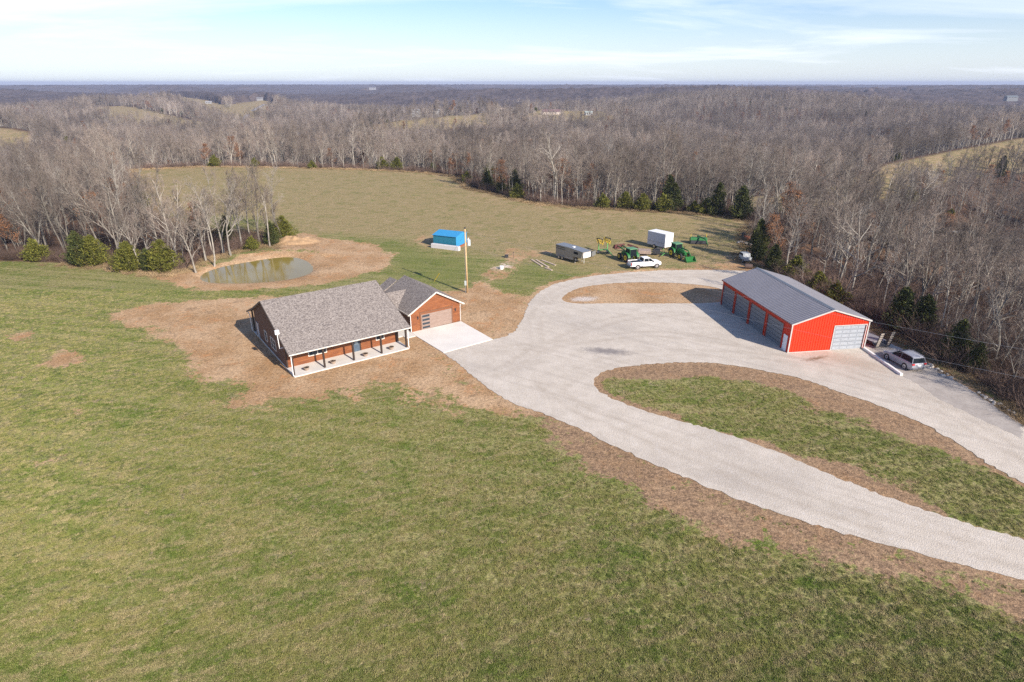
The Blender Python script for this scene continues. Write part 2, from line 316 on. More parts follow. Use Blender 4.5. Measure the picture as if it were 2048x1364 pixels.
def masks(X, Y):
    """soft ground masks (dirt, tan meadow, forest floor, lush green) at world points"""
    sg = sdist(gravel, X, Y); sa = sdist(isl_a, X, Y); sb = sdist(isl_b, X, Y); sc_ = sdist(clearing, X, Y); spd = sdist(pond, X, Y)
    road = np.maximum(sg, np.maximum(-sa, -sb))                # <0 on gravel
    dirt = (1 - smooth(.2, 2.6, road)) * .8 * (road > -50)
    def poly(lst, soft, amt, z=0.0):
        s = sdist(PP(lst, z), X, Y) + (vnoise(X, Y, 3.1, 4) - .5) * 2.2 + (vnoise(X, Y, 7.7, 6) - .5) * 2.6 * (soft > .9); return (1 - smooth(-soft * 1.7, soft * 1.7, s)) * amt
    D = [poly([(225, 628), (330, 606), (430, 590), (500, 592), (560, 590), (900, 585), (930, 590), (960, 560), (1050, 590), (1090, 575), (1060, 640), (1000, 680), (890, 710), (960, 765), (1070, 822), (1200, 878), (1400, 968), (1700, 1072), (2048, 1162), (2300, 1230), (2300, 1325), (2048, 1250), (1850, 1185), (1600, 1120), (1430, 1080), (1290, 1010), (1160, 930), (1080, 872), (1000, 842), (900, 825), (760, 800), (640, 805), (520, 820), (440, 830), (440, 800), (490, 780), (390, 745), (340, 705), (310, 665), (240, 637)], 1.8, .9),
         poly([(262, 545), (330, 563), (400, 579), (520, 583), (640, 571), (760, 541), (786, 510), (745, 488), (640, 478), (610, 466), (575, 478), (540, 500), (480, 510), (420, 530), (380, 545), (290, 541)], 1.5, 1.0),
         poly([(80, 730), (120, 700), (165, 700), (170, 722), (130, 735)], 1.0, .75), poly([(35, 680), (25, 668), (70, 662), (95, 672), (70, 682)], .8, .6),
         poly([(815, 1150), (840, 1130), (875, 1150), (850, 1170)], .35, .62), poly([(130, 820), (160, 818), (155, 835)], .4, .5),
         poly([(50, 905), (90, 895), (110, 920), (60, 935)], 1., .42), poly([(1340, 800), (1420, 790), (1440, 815), (1380, 822)], 1.5, .5),
         poly([(950, 570), (990, 525), (1020, 495), (1070, 500), (1110, 503), (1060, 520), (1030, 540), (1000, 565)], .8, .55),
         poly([(1420, 520), (1490, 500), (1520, 545), (1440, 545), (1380, 530)], 3, .65), poly([(835, 470), (945, 470), (950, 500), (840, 498)], 1.0, .45)]
    for q in D: dirt = np.maximum(dirt, q)
    # green inlets in front of the porch, behind the house and round the garage
    G = [poly([(620, 790), (700, 765), (790, 762), (850, 790), (780, 800), (700, 790)], 1.0, .55), poly([(840, 820), (870, 760), (920, 795), (1000, 850), (900, 840)], 1.0, .38),
         poly([(960, 830), (1050, 830), (1110, 865), (1040, 868)], .8, .7), poly([(330, 595), (520, 580), (660, 575), (760, 555), (900, 575), (760, 580), (500, 592), (350, 600)], .9, .7)]
    for q in G: dirt = dirt - q
    ring = (1 - smooth(.2, 1.8, np.abs(spd))) * .95; dirt = np.maximum(dirt, ring)
    bank = np.exp(-((spd - 3.6) / 1.5) ** 2) * (Y > 119) * (X < -38); dirt = dirt - bank * .55
    dirt = np.maximum(dirt, (1 - smooth(-.5, 1.0, sa)) * .95)
    ib = (sb < 0); dd = -sb + (vnoise(X, Y, 2.3, 21) - .5) * 2.2 + (vnoise(X, Y, 6.5, 22) - .5) * 3.2
    top_ = smooth(-2, 4, (Y - 62.5) + (X - 13) * .62)                    # the side of the island towards the barn is barer
    dirt = np.where(ib, np.maximum(.95 * (1 - smooth(.3, 1.6, dd)), .85 * top_ * (1 - smooth(2.2, 5.2, dd))) + .30 * smooth(.55, .8, vnoise(X, Y, 5.5, 31)), dirt)
    tan = (1 - smooth(-6, 6, sdist(PP([(600, 470), (700, 474), (800, 480), (860, 500), (960, 510), (1100, 535), (1200, 548), (1500, 545), (1700, 400), (1200, 240), (0, 240), (200, 420), (560, 440)]), X, Y))) * .75
    tan = np.maximum(tan, (1 - smooth(-8, 8, sdist(PP([(0, 548), (0, 640), (150, 620), (300, 620), (420, 585), (280, 560)]), X, Y))) * .12)
    # trampled paler meadow round the tool yard and along the wood
    tan = tan + .25 * (1 - smooth(0, 14, np.abs(sc_))) * (Y > 140)
    forest = smooth(-1.5, 3, sc_)
    fld = np.zeros(X.shape)
    for q in fields: fld = np.maximum(fld, 1 - smooth(-6, 6, sdist(q, X, Y)))
    forest = forest * (1 - fld); tan = np.maximum(tan, fld * .95)
    lush = poly([(600, 485), (760, 478), (870, 510), (940, 530), (930, 570), (790, 560), (795, 510), (740, 485)], 2, .8)
    lush = np.maximum(lush, poly([(250, 560), (420, 580), (560, 585), (480, 592), (300, 590), (240, 580)], 2, .6))
    lush = np.maximum(lush, poly([(1050, 500), (1240, 500), (1260, 545), (1100, 560), (1000, 590)], 3, .6))
    return np.clip(dirt, 0, 1), np.clip(np.maximum(tan, fld * 1.5), 0, 2), forest, np.clip(lush, 0, 1)
def axis(lo, hi, core0, core1, step, g):
    a = list(np.arange(core0, core1, step)); s = step
    while a[-1] < hi: s *= g; a.append(a[-1] + s)
    s = step
    while a[0] > lo: s *= g; a.insert(0, a[0] - s)
    return np.array(a)

def ground_material():
    q = NT('ground_cover'); a = q.attr('cover'); sp = q.n('SeparateColor'); q.l(a.outputs['Color'], sp.inputs[0]); D, T, Fo = sp.outputs[0], sp.outputs[1], sp.outputs[2]
    Lu = q.attr('lush').outputs['Fac']
    co = q.coord(world=True); big = q.noise(.045, 5, .6, co); med = q.noise(.22, 6, .68, co, .6); fine = q.noise(1.6, 5, .75, co); blade = q.noise(7.5, 3, .8, co)
    streak = q.noise(.9, 4, .7, q.coord((.4, 1.5, 1), R(-20), True)); mow = q.noise(.5, 3, .6, q.coord((.06, 1.3, 1), R(12), True))
    g1 = q.mix(q.rng(med, .38, .62), (.098, .146, .019), (.215, .200, .062))
    g1 = q.mix(q.rng(big, .38, .62, 0, .6), g1, (.165, .160, .046))
    g1 = q.mix(q.rng(streak, .48, .64, 0, .62), g1, (.29, .225, .135))
    g1 = q.mix(q.rng(fine, .50, .62, 0, .65), g1, (.070, .095, .014))
    g1 = q.mix(q.rng(q.noise(.55, 6, .75, q.coord((1, 1.4, 1), 1.1, True)), .57, .66, 0, .8), g1, (.30, .22, .16))
    g1 = q.mix(q.rng(mow, .46, .58, 0, .6), g1, (.29, .255, .11)); vf = q.n('TexVoronoi'); vf.inputs['Scale'].default_value = 5.5; q.l(co, vf.inputs[0]); g1 = q.mix(q.rng(vf.outputs['Color'], .72, .9, 0, .55), g1, (.34, .27, .15)); g1 = q.mix(q.rng(vf.outputs['Color'], .3, .15, 0, .45), g1, (.05, .07, .012))
    lushc = q.mix(q.rng(med, .36, .64), (.082, .128, .018), (.17, .18, .05))
    g1 = q.mix(q.math('MULTIPLY', Lu, q.rng(med, .35, .6, .3, 1)), g1, lushc)
    tn = q.mix(q.rng(med, .40, .60), (.34, .24, .135), (.20, .178, .068)); tn = q.mix(q.rng(streak, .5, .64, 0, .7), tn, (.40, .29, .185))
    tn = q.mix(q.rng(fine, .54, .64, 0, .6), tn, (.13, .12, .045))
    tm = q.rng(q.math('ADD', T, q.math('MULTIPLY', q.math('SUBTRACT', med, .5), 2.6)), .2, .8)
    c = q.mix(tm, g1, tn)
    dn = q.math('ADD', q.math('MULTIPLY', q.math('SUBTRACT', q.noise(.45, 7, .72, co, .4), .5), 2.0), q.math('MULTIPLY', q.math('SUBTRACT', fine, .5), 1.5))
    dm = q.rng(q.math('ADD', D, dn), .42, .56)
    dc = q.mix(q.rng(q.noise(.16, 5, .65, co), .40, .60), (.375, .222, .108), (.51, .345, .205))
    dc = q.mix(q.rng(q.noise(.33, 6, .75, co, .8), .55, .66, 0, .8), dc, (.48, .22, .085))
    dc = q.mix(q.rng(q.noise(.6, 5, .7, co, .5), .54, .66, 0, .6), dc, (.22, .145, .085))
    dc = q.mix(q.rng(blade, .5, .64, 0, .7), dc, (.11, .07, .04)); dc = q.mix(q.rng(q.noise(11, 2, .7, co), .55, .68, 0, .8), dc, (.58, .44, .28))
    dc = q.mix(q.math('MULTIPLY', q.attr('loam').outputs['Fac'], q.rng(q.noise(.8, 6, .75, co), .36, .6, .45, 1)), dc, q.mix(q.rng(q.noise(2.2, 5, .8, co), .42, .6), (.165, .108, .068), (.32, .21, .128)))
    dc = q.mix(q.math('MULTIPLY', q.spot(co, P(1168, 598), 2.4, 1.3, .2), .8), dc, (.55, .50, .46)); dc = q.mix(q.math('MULTIPLY', q.spot(co, P(1005, 532), 5, 3.2, .9, .2, .5), .9), dc, (.66, .58, .50)); dc = q.mix(q.math('MULTIPLY', q.spot(co, P(1085, 528), 4.5, 2.2, -.5, .2, .5), .6), dc, (.60, .46, .34))
    c = q.mix(dm, c, dc)
    fc = q.mix(q.rng(med, .35, .65), (.075, .045, .028), (.135, .085, .055)); fc = q.mix(q.rng(fine, .5, .7, 0, .7), fc, (.17, .078, .04))
    fm = q.rng(q.math('ADD', Fo, q.math('MULTIPLY', q.math('SUBTRACT', fine, .5), .7)), .35, .65); c = q.mix(fm, c, fc)
    hv = q.n('HueSaturation'); q.l(c, hv.inputs['Color']); q.l(q.rng(q.math('ADD', q.math('MULTIPLY', blade, .6), q.math('MULTIPLY', q.noise(3.0, 4, .8, co), .4)), .40, .60, .42, 1.6), hv.inputs['Value']); c = hv.outputs[0]
    hgt = q.math('ADD', q.math('MULTIPLY', blade, .55), q.math('MULTIPLY', fine, .9)); q.bump(hgt, .8, .12)
    return q.fin(c, .95, spec=.15)
GROUND = ground_material()
def set_cover(me):
    n = len(me.vertices); co = np.empty(n * 3); me.vertices.foreach_get('co', co); co = co.reshape(-1, 3)
    d, t, f, l = masks(co[:, 0], co[:, 1])
    ca = me.color_attributes.new('cover', 'FLOAT_COLOR', 'POINT'); arr = np.ones((n, 4)); arr[:, 0] = d; arr[:, 1] = t; arr[:, 2] = f; ca.data.foreach_set('color', arr.ravel())
    wx, wy = co[:, 0], co[:, 1]; ar = sdist(PP([(1000, 850), (1100, 830), (1400, 960), (2048, 1160), (2300, 1225), (2300, 1340), (1700, 1180), (1300, 1030), (1060, 900)]), wx, wy)
    ab = sdist(isl_b, wx, wy); ar = np.minimum(ar, ab); at2 = me.attributes.new('loam', 'FLOAT', 'POINT'); at2.data.foreach_set('value', 1 - smooth(-1.5, 3, ar))
    at = me.attributes.new('lush', 'FLOAT', 'POINT'); at.data.foreach_set('value', l)
ax_ = axis(-9500, 9500, -112, 92, .85, 1.065); ay = axis(-120, 13000, 20, 262, .85, 1.05)
GX, GY = np.meshgrid(ax_, ay); GZ = height(GX, GY)
me = bpy.data.meshes.new('ground'); nx, ny = len(ax_), len(ay)
me.vertices.add(nx * ny); me.vertices.foreach_set('co', np.stack([GX, GY, GZ], -1).ravel())
ii = (np.arange(ny - 1)[:, None] * nx + np.arange(nx - 1)[None]).ravel()
fq = np.stack([ii, ii + 1, ii + nx + 1, ii + nx], -1); me.loops.add(fq.size); me.loops.foreach_set('vertex_index', fq.ravel())
me.polygons.add(len(fq)); me.polygons.foreach_set('loop_start', np.arange(0, fq.size, 4)); me.polygons.foreach_set('loop_total', np.full(len(fq), 4)); me.update(calc_edges=True)
me.polygons.foreach_set('use_smooth', [True] * len(fq)); me.materials.append(GROUND); set_cover(me)
ground = link(bpy.data.objects.new('ground', me)); tag(ground, 'rolling grass farmland with bare dirt and woodland floor', kind='structure')

def jitter_poly(poly, step, amp):
    o = []
    for i in range(len(poly)):
        a = poly[i]; b = poly[(i + 1) % len(poly)]; l = np.linalg.norm(b - a); k = max(1, int(l / step)); nn = np.array([-(b - a)[1], (b - a)[0]]) / (l + 1e-9)
        for q in range(k): o.append(a + (b - a) * q / k + nn * amp * (random.random() + random.random() - 1))
    return np.array(o)
def sheet(name, outer, holes, z, mat_, grid=None, cover=False, label=None):
    loops = [outer] + holes; pts = []; edges = []
    for lp in loops:
        n0 = len(pts); pts += [Vector(p) for p in lp]; edges += [(n0 + i, n0 + (i + 1) % len(lp)) for i in range(len(lp))]
    if grid:
        x0, y0 = outer.min(0); x1, y1 = outer.max(0); gx, gy = np.meshgrid(np.arange(x0, x1, grid), np.arange(y0, y1, grid)); gx = gx.ravel(); gy = gy.ravel()
        ok = (sdist(outer, gx, gy) < -grid * .5); pts += [Vector(p) for p in zip(gx[ok], gy[ok])]
    vs, es, fs, *_ = delaunay_2d_cdt(pts, edges, [], 0, 1e-5)
    V = np.array([(p.x, p.y) for p in vs]); cen = np.array([V[list(f)].mean(0) for f in fs])
    ok = inside(outer, cen[:, 0], cen[:, 1])
    for h in holes: ok &= ~inside(h, cen[:, 0], cen[:, 1])
    me = bpy.data.meshes.new(name); me.from_pydata([(p[0], p[1], z) for p in V], [], [f for f, k in zip(fs, ok) if k]); me.materials.append(mat_)
    if cover: set_cover(me)
    o = link(bpy.data.objects.new(name, me)); return tag(o, label, kind='structure')
def gravel_material():
    q = NT('limestone_gravel'); co = q.coord(world=True); big = q.noise(.07, 5, .6, co); med = q.noise(.5, 5, .7, co); fine = q.noise(9, 3, .85, co)
    v = q.n('TexVoronoi'); v.inputs['Scale'].default_value = 11; q.l(co, v.inputs[0])
    c = q.mix(q.rng(med, .3, .7), (.48, .422, .350), (.61, .545, .465)); c = q.mix(q.rng(big, .50, .68, 0, .55), c, (.38, .335, .285))
    c = q.mix(q.rng(fine, .5, .72, 0, .6), c, (.19, .175, .16)); c = q.mix(q.rng(v.outputs['Color'], .72, .95, 0, .8), c, (.58, .55, .52))
    c = q.mix(q.rng(q.noise(1.1, 6, .8, co, 1.5), .66, .74, 0, .6), c, (.17, .14, .115))
    dirn = PP([(1200, 862)])[0]; dirn = PP([(1900, 1080)])[0] - dirn; an = math.atan2(dirn[1], dirn[0])
    c = q.mix(q.rng(q.noise(.9, 3, .5, q.coord((.035, 1.3, 1), -an, True)), .50, .62, 0, .2), c, (.30, .26, .22))
    c = q.mix(q.rng(q.noise(.8, 4, .6, q.coord((.07, 1.0, 1), R(-98), True)), .56, .66, 0, .15), c, (.60, .55, .50))
    c = q.mix(q.math('MULTIPLY', q.spot(co, P(1215, 703), 3.2, 1.1, R(-12)), .75), c, (.15, .135, .14)); c = q.mix(q.math('MULTIPLY', q.spot(co, P(1635, 717), 3.6, .8, R(20), .2, .5), .9), c, (.17, .105, .06))
    c = q.mix(q.math('MULTIPLY', q.spot(co, P(1700, 722), 5, 2.2, R(-40)), .45), c, (.33, .25, .18))
    ru = q.attr('rut').outputs['Fac']; c = q.mix(q.math('MULTIPLY', ru, q.rng(q.noise(.35, 4, .7, co), .35, .6, .1, .42)), c, (.33, .275, .215))
    q.bump(v.outputs['Distance'], .5, .04); return q.fin(c, .9, spec=.2)
GRAVEL = gravel_material()
gravel = np.vstack([catmull(gravel[:14], 4, False), gravel[13:]])
sheet('gravel_driveway', jitter_poly(gravel, .35, .2), [jitter_poly(isl_a, .4, .16), jitter_poly(isl_b, .3, .22)], .035, GRAVEL, grid=.55, label='pale limestone gravel driveway and yard')
gm = bpy.data.objects['gravel_driveway'].data; n_ = len(gm.vertices); gc = np.empty(n_ * 3); gm.vertices.foreach_get('co', gc); gc = gc.reshape(-1, 3); rut = np.zeros(n_)
for cl in ([(1090, 770), (1160, 818), (1240, 850), (1400, 917), (1600, 997), (1800, 1060), (2048, 1122), (2300, 1188)], [(2300, 1065), (2048, 912), (1960, 862), (1850, 800), (1720, 755), (1600, 722), (1450, 708), (1300, 708), (1180, 735), (1090, 790)],
           [(1080, 700), (1068, 650), (1095, 600), (1150, 572), (1250, 555), (1350, 552), (1440, 552)], [(960, 700), (1100, 690), (1300, 668), (1480, 690)], [(1000, 745), (1100, 690), (1230, 640), (1380, 625)]):
    d_ = segd(catmull(PP(cl), 6, False), gc[:, 0], gc[:, 1], False); rut = np.maximum(rut, np.exp(-((d_ - .82) / .34) ** 2))
at_ = gm.attributes.new('rut', 'FLOAT', 'POINT'); at_.data.foreach_set('value', rut)
# wheel tracks: the bare greyer apron behind the white beam
def track_material():
    q = NT('worn_gravel'); co = q.coord(world=True); c = q.mix(q.rng(q.noise(.8, 6, .75, co), .35, .65), (.32, .285, .255), (.43, .39, .35)); c = q.mix(q.rng(q.noise(10, 2, .8, co), .5, .7, 0, .6), c, (.2, .18, .165)); return q.fin(c, .92, spec=.2)
sheet('worn_gravel_lane', jitter_poly(PP([(1742, 690), (1775, 693), (1800, 702), (1870, 738), (1935, 776), (1985, 812), (2045, 853), (2045, 880), (1960, 838), (1880, 800), (1820, 760), (1780, 735), (1738, 704)]), .4, .3), [], .041, track_material(), label='greyer worn gravel lane beside the wood')
# water
q = NT('pond_water'); co = q.coord(world=True); c = q.mix(q.rng(q.noise(.12, 3, .5, co), .35, .65), (.21, .155, .035), (.26, .20, .055)); q.bump(q.noise(2.2, 3, .6, co), .06, .05)
sheet('pond_water', catmull(pond, 1) + (catmull(pond, 1) - pond.mean(0)) * .06, [], -.3, q.fin(c, .08, spec=.32), label='murky olive farm pond')
BARK = None
# ------------------------------------------------------------------ house
H0 = P(589.2, 755.4); HA = R(35.3)
def hw(x, y): return (H0[0] + x * math.cos(HA) - y * math.sin(HA), H0[1] + x * math.sin(HA) + y * math.cos(HA))
def siding_material():
    q = NT('brown_plank_siding'); co = q.coord(); s = q.n('SeparateXYZ'); q.l(co, s.inputs[0])
    zz = q.math('MULTIPLY', s.outputs[2], 1 / .24); fr = q.math('FRACT', zz); fl = q.math('FLOOR', zz)
    cb_ = q.n('CombineXYZ'); q.l(q.math('ADD', s.outputs[0], s.outputs[1]), cb_.inputs[0]); q.l(q.math('MULTIPLY', fl, 7.3), cb_.inputs[1])
    n1 = q.noise(.5, 4, .7, cb_.outputs[0]); m = q.n('Mapping'); m.inputs['Scale'].default_value = (1.2, 1.2, 22); q.l(co, m.inputs[0]); n2 = q.noise(2.0, 5, .7, m.outputs[0])
    c = q.mix(q.rng(n1, .35, .65), (.175, .054, .018), (.285, .10, .034)); c = q.mix(q.rng(n2, .45, .7, 0, .6), c, (.10, .034, .014))
    c = q.mix(q.rng(fr, .0, .12, .75, 0), c, (.07, .028, .013)); q.bump(q.rng(fr, 0, .15), .5, .03); return q.fin(c, .6)
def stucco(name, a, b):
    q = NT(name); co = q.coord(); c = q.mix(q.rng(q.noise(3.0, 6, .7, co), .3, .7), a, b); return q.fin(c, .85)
def shingle_material():
    q = NT('asphalt_shingle'); co = q.coord()
    m = q.n('Mapping'); m.inputs['Scale'].default_value = (8, 12.5, 8); q.l(co, m.inputs[0])
    v = q.n('TexVoronoi'); v.inputs['Scale'].default_value = 1.0; v.inputs['Randomness'].default_value = .85; q.l(m.outputs[0], v.inputs[0])
    s = q.n('SeparateColor'); q.l(v.outputs['Color'], s.inputs[0])
    c = q.mix(q.rng(s.outputs[0], .1, .9), (.165, .142, .128), (.325, .285, .255)); c = q.mix(q.rng(s.outputs[1], .88, .92, 0, .6), c, (.42, .38, .35)); c = q.mix(q.rng(s.outputs[2], .84, .88, 0, .7), c, (.07, .058, .062))
    c = q.mix(q.rng(q.noise(14, 3, .8, co), .45, .7, 0, .45), c, (.09, .08, .085)); q.bump(s.outputs[0], .4, .02); return q.fin(c, .95, spec=.15)
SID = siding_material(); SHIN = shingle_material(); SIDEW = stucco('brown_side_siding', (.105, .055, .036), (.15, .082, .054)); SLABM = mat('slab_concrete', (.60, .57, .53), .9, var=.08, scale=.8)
FOUND = mat('foundation', (.45, .43, .40), .9); GDOOR = None
q = NT('wood_garage_door'); co = q.coord(); m_ = q.n('Mapping'); m_.inputs['Scale'].default_value = (1, 1, 9); q.l(co, m_.inputs[0])
GDOOR = q.fin(q.mix(q.rng(q.noise(2.2, 6, .7, m_.outputs[0]), .35, .65), (.20, .135, .105), (.30, .225, .19)), .6)
hs = empty('ranch_house', (*hw(0, 0), 0), HA, 'brown plank ranch house with grey shingle roof, long front porch and attached garage', 'house')
MB().bx(0, 14.45, 0, 17.5, -.3, .12).build('porch_slab', SLABM, hs)
MB().bx(14.45, 17.2, 4.2, 9.0, -.2, .10).bx(15.6, 17.15, 3.3, 4.2, -.2, .10).build('side_walk', SLABM, hs)
# main walls (front, left gable, right gable)
Z0 = .12
def rz(y):                                   # main roof surface height at local y
    return 2.86 + (y - .15) * .379 if y <= 9.85 else (6.53 - (y - 9.85) * .47 if y <= 14.5 else 4.34 - (y - 14.5) * .40)
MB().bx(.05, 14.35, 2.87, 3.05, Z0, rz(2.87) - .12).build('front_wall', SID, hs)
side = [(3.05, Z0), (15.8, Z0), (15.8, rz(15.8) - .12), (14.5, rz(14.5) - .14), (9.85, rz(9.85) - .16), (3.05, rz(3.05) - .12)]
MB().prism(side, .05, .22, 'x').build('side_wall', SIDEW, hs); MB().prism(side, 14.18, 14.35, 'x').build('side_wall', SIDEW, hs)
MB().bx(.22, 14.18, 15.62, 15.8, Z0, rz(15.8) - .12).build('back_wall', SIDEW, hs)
# porch soffit wall above open porch end, beams
MB().prism([(.3, 2.62), (2.87, 2.62), (2.87, rz(2.87) - .1), (.3, rz(.3) - .1)], .05, .15, 'x').prism([(.3, 2.62), (2.87, 2.62), (2.87, rz(2.87) - .1), (.3, rz(.3) - .1)], 14.25, 14.35, 'x').bx(.05, 14.35, .35, .55, 2.55, 2.78).build('porch_beam', BROWNT, hs)
xa, xb = -.28, 14.85
rf = MB()
rf.slab([(xa, .12, rz(.12)), (xb, .12, rz(.12)), (xb, 9.85, 6.53), (xa, 9.85, 6.53)], .14)
rf.slab([(xa, 9.85, 6.53), (xb, 9.85, 6.53), (xb, 14.5, rz(14.5)), (xa, 14.5, rz(14.5))], .14)
rf.slab([(xa, 14.5, rz(14.5)), (xb, 14.5, rz(14.5)), (xb, 18.5, 2.74), (xa, 18.5, 2.74)], .12)
roof = rf.build('roof', SHIN, hs)
ft = MB()
ft.bx(xa, xb, .03, .118, 2.66, 2.86)
for x in (xa - .03, xb - .02):
    for (y0, z0, y1, z1) in ((.12, rz(.12), 9.85, 6.53), (9.85, 6.53, 14.5, rz(14.5)), (14.5, rz(14.5), 18.5, 2.74)): ft.beam((x + .025, y0, z0 - .10), (x + .025, y1, z1 - .10), .055, .2)
ft.build('fascia_trim', mat('dark_fascia', (.10, .085, .075), .6), hs)
MB().bx(xa, xb, -.06, .028, 2.72, 2.86).build('gutter', mat('cream_gutter', (.56, .53, .48), .5), hs)
for x in (.02, 3.62, 7.22, 10.82, 14.2): MB().bx(x, x + .2, .36, .56, .12, 2.55).build('porch_post', BROWNT, hs)
for x in (-.02, 14.52): MB().path([(x, 0, 2.75), (x, .25, 2.5), (x, .28, .3), (x, .05, .14)], .05).build('downspout', WHITEP, hs)
MB().path([(-.12, 18.4, 2.65), (-.12, 17.6, 2.4), (-.12, 17.5, .15)], .05).build('downspout', WHITEP, hs)
for x in (.05, 7, 14.1): MB().bx(x, x + .18, 17.1, 17.28, .12, 3.15).build('porch_post', BROWNT, hs)
def window(x0, x1, z0, z1, y, parent, mull=0, ax='y', sgn=-1):
    """window on a wall facing -y (ax y) or facing -x (ax x)"""
    def bb(mb, a0, a1, b0, b1, d0, d1):
        lo, hi = min(y + sgn * d0, y + sgn * d1), max(y + sgn * d0, y + sgn * d1)
        return mb.bx(a0, a1, lo, hi, b0, b1) if ax == 'y' else mb.bx(lo, hi, a0, a1, b0, b1)
    w_ = MB(); t = .09
    bb(w_, x0 - t, x1 + t, z1, z1 + t, 0, .06); bb(w_, x0 - t, x1 + t, z0 - t, z0, 0, .06); bb(w_, x0 - t, x0, z0, z1, 0, .06); bb(w_, x1, x1 + t, z0, z1, 0, .06)
    for k in range(mull): xm = x0 + (x1 - x0) * (k + 1) / (mull + 1); bb(w_, xm - .05, xm + .05, z0, z1, 0, .055)
    bb(w_, x0, x1, (z0 + z1) / 2 - .025, (z0 + z1) / 2 + .025, 0, .045)
    f = w_.build('window', mat('window_trim', (.62, .58, .52), .5), parent); g = MB(); bb(g, x0, x1, z0, z1, .004, .03); g.build('pane', mat('window_glass', (.03, .042, .055), .08), f)
window(2.75, 4.85, 1.0, 2.15, 2.87, hs, 1); window(11.35, 12.35, 1.0, 2.1, 2.87, hs)
window(10.4, 11.3, .95, 2.15, .05, hs, 0, 'x'); window(6.7, 8.6, .95, 2.2, .05, hs, 1, 'x')
dr = MB().bx(8.22, 9.06, 2.80, 2.868, Z0, 2.25).build('front_door', mat('blue_grey_door', (.07, .10, .14), .4), hs)
MB().bx(8.42, 8.86, 2.77, 2.799, 1.1, 2.0).build('door_glass', mat('frost_glass', (.35, .42, .45), .15), dr)
MB().cyl((8.94, 2.76, 1.05), (8.94, 2.80, 1.05), .035).build('handle', GREYM, dr)
MB().bx(8.08, 8.215, 2.82, 2.868, Z0, 2.3).bx(9.065, 9.25, 2.82, 2.868, Z0, 2.3).build('door_surround', BROWNT, hs)
dr = MB().bx(-.02, .048, 14.2, 15.1, Z0, 2.2).build('side_door', mat('grey_door', (.4, .42, .45), .4), hs)
# garage wing: gable facing front
GRX, GRZ, GE = 21.0, 5.18, 2.74
sl = (GRZ - GE) / (GRX - 16.75)
gz = lambda x: GRZ - abs(x - GRX) * sl
poly = [(17.2, .1), (24.7, .1), (24.7, gz(24.7) - .13), (GRX, gz(GRX) - .15), (17.2, gz(17.2) - .13)]
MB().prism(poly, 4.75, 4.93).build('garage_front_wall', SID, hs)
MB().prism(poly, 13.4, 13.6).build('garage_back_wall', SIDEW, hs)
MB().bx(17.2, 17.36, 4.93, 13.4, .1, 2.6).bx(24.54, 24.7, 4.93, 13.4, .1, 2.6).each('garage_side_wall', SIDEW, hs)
g = MB(); g.slab([(16.72, 4.42, gz(16.72)), (GRX, 4.42, GRZ), (GRX, 13.95, GRZ), (16.72, 13.95, gz(16.72))], .12); g.slab([(GRX, 4.42, GRZ), (25.28, 4.42, gz(25.28)), (25.28, 13.95, gz(25.28)), (GRX, 13.95, GRZ)], .12)
g.slab([(15.6, 13.95, 2.15), (19.7, 13.95, 4.62), (19.7, 16.1, 4.62), (15.6, 16.1, 2.15)], .12).slab([(19.7, 13.95, 4.62), (22.6, 13.95, 2.9), (22.6, 16.1, 2.9), (19.7, 16.1, 4.62)], .12)
g.build('garage_roof', SHIN, hs)
g = MB(); g.beam((16.7, 4.385, gz(16.7) - .09), (GRX, 4.385, GRZ - .09), .06, .19).beam((GRX, 4.385, GRZ - .09), (25.3, 4.385, gz(25.3) - .09), .06, .19)
g.bx(16.64, 16.715, 4.42, 8.2, 2.55, 2.73).bx(25.285, 25.34, 4.42, 13.95, 2.55, 2.68); g.build('garage_fascia', mat('pale_fascia', (.56, .52, .46), .5), hs)
MB().path([(16.75, 4.5, 2.6), (17.1, 4.68, 2.45), (17.12, 4.68, .15)], .045).build('downspout', WHITEP, hs); MB().path([(24.85, 4.68, 2.6), (24.78, 4.68, 2.4), (24.78, 4.68, .15)], .03).build('downspout', WHITEP, hs)
# connector roof between house and garage
c_ = MB(); c_.slab([(14.75, 7.7, 2.72), (17.1, 7.7, 2.72), (19.4, 10.3, 4.28), (14.75, 10.3, 4.28)], .12); c_.slab([(14.75, 10.3, 4.28), (19.4, 10.3, 4.28), (17.1, 13.5, 2.75), (14.75, 13.5, 2.75)], .12); c_.build('connector_roof', SHIN, hs)
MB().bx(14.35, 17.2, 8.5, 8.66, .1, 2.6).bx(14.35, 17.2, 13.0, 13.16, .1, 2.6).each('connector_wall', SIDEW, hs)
MB().bx(14.8, 16.7, 7.6, 7.695, 2.54, 2.72).build('gutter', WHITEP, hs)
# overhead garage door with glazed left strip
gd = MB()
for k in range(4): gd.bx(18.72, 23.38, 4.70, 4.748, .12 + k * .535, .12 + k * .535 + .52)
gd = gd.build('garage_door', GDOOR, hs)
for k in range(4): MB().bx(18.85, 19.95, 4.675, 4.698, .24 + k * .535, .24 + k * .535 + .28).build('pane', mat('window_glass', (.03, .042, .055), .08), gd)
MB().bx(18.5, 18.71, 4.69, 4.748, .1, 2.42).bx(23.39, 23.6, 4.69, 4.748, .1, 2.42).bx(18.5, 23.6, 4.685, 4.748, 2.425, 2.6).build('door_surround', mat('brown_surround', (.16, .07, .035), .6), hs)
for x in (18.2, 24.0): MB().bx(x - .07, x + .07, 4.62, 4.748, 1.75, 2.05).prism([(x - .1, 2.05), (x + .1, 2.05), (x, 2.16)], 4.62, 4.748).build('wall_lamp', DARKM, hs)
MB().bx(13.95, 14.35, 2.80, 2.868, Z0, 2.6).build('corner_board', BROWNT, hs); MB().bx(.05, .2, 2.80, 2.868, Z0, 2.6).build('corner_board', BROWNT, hs)
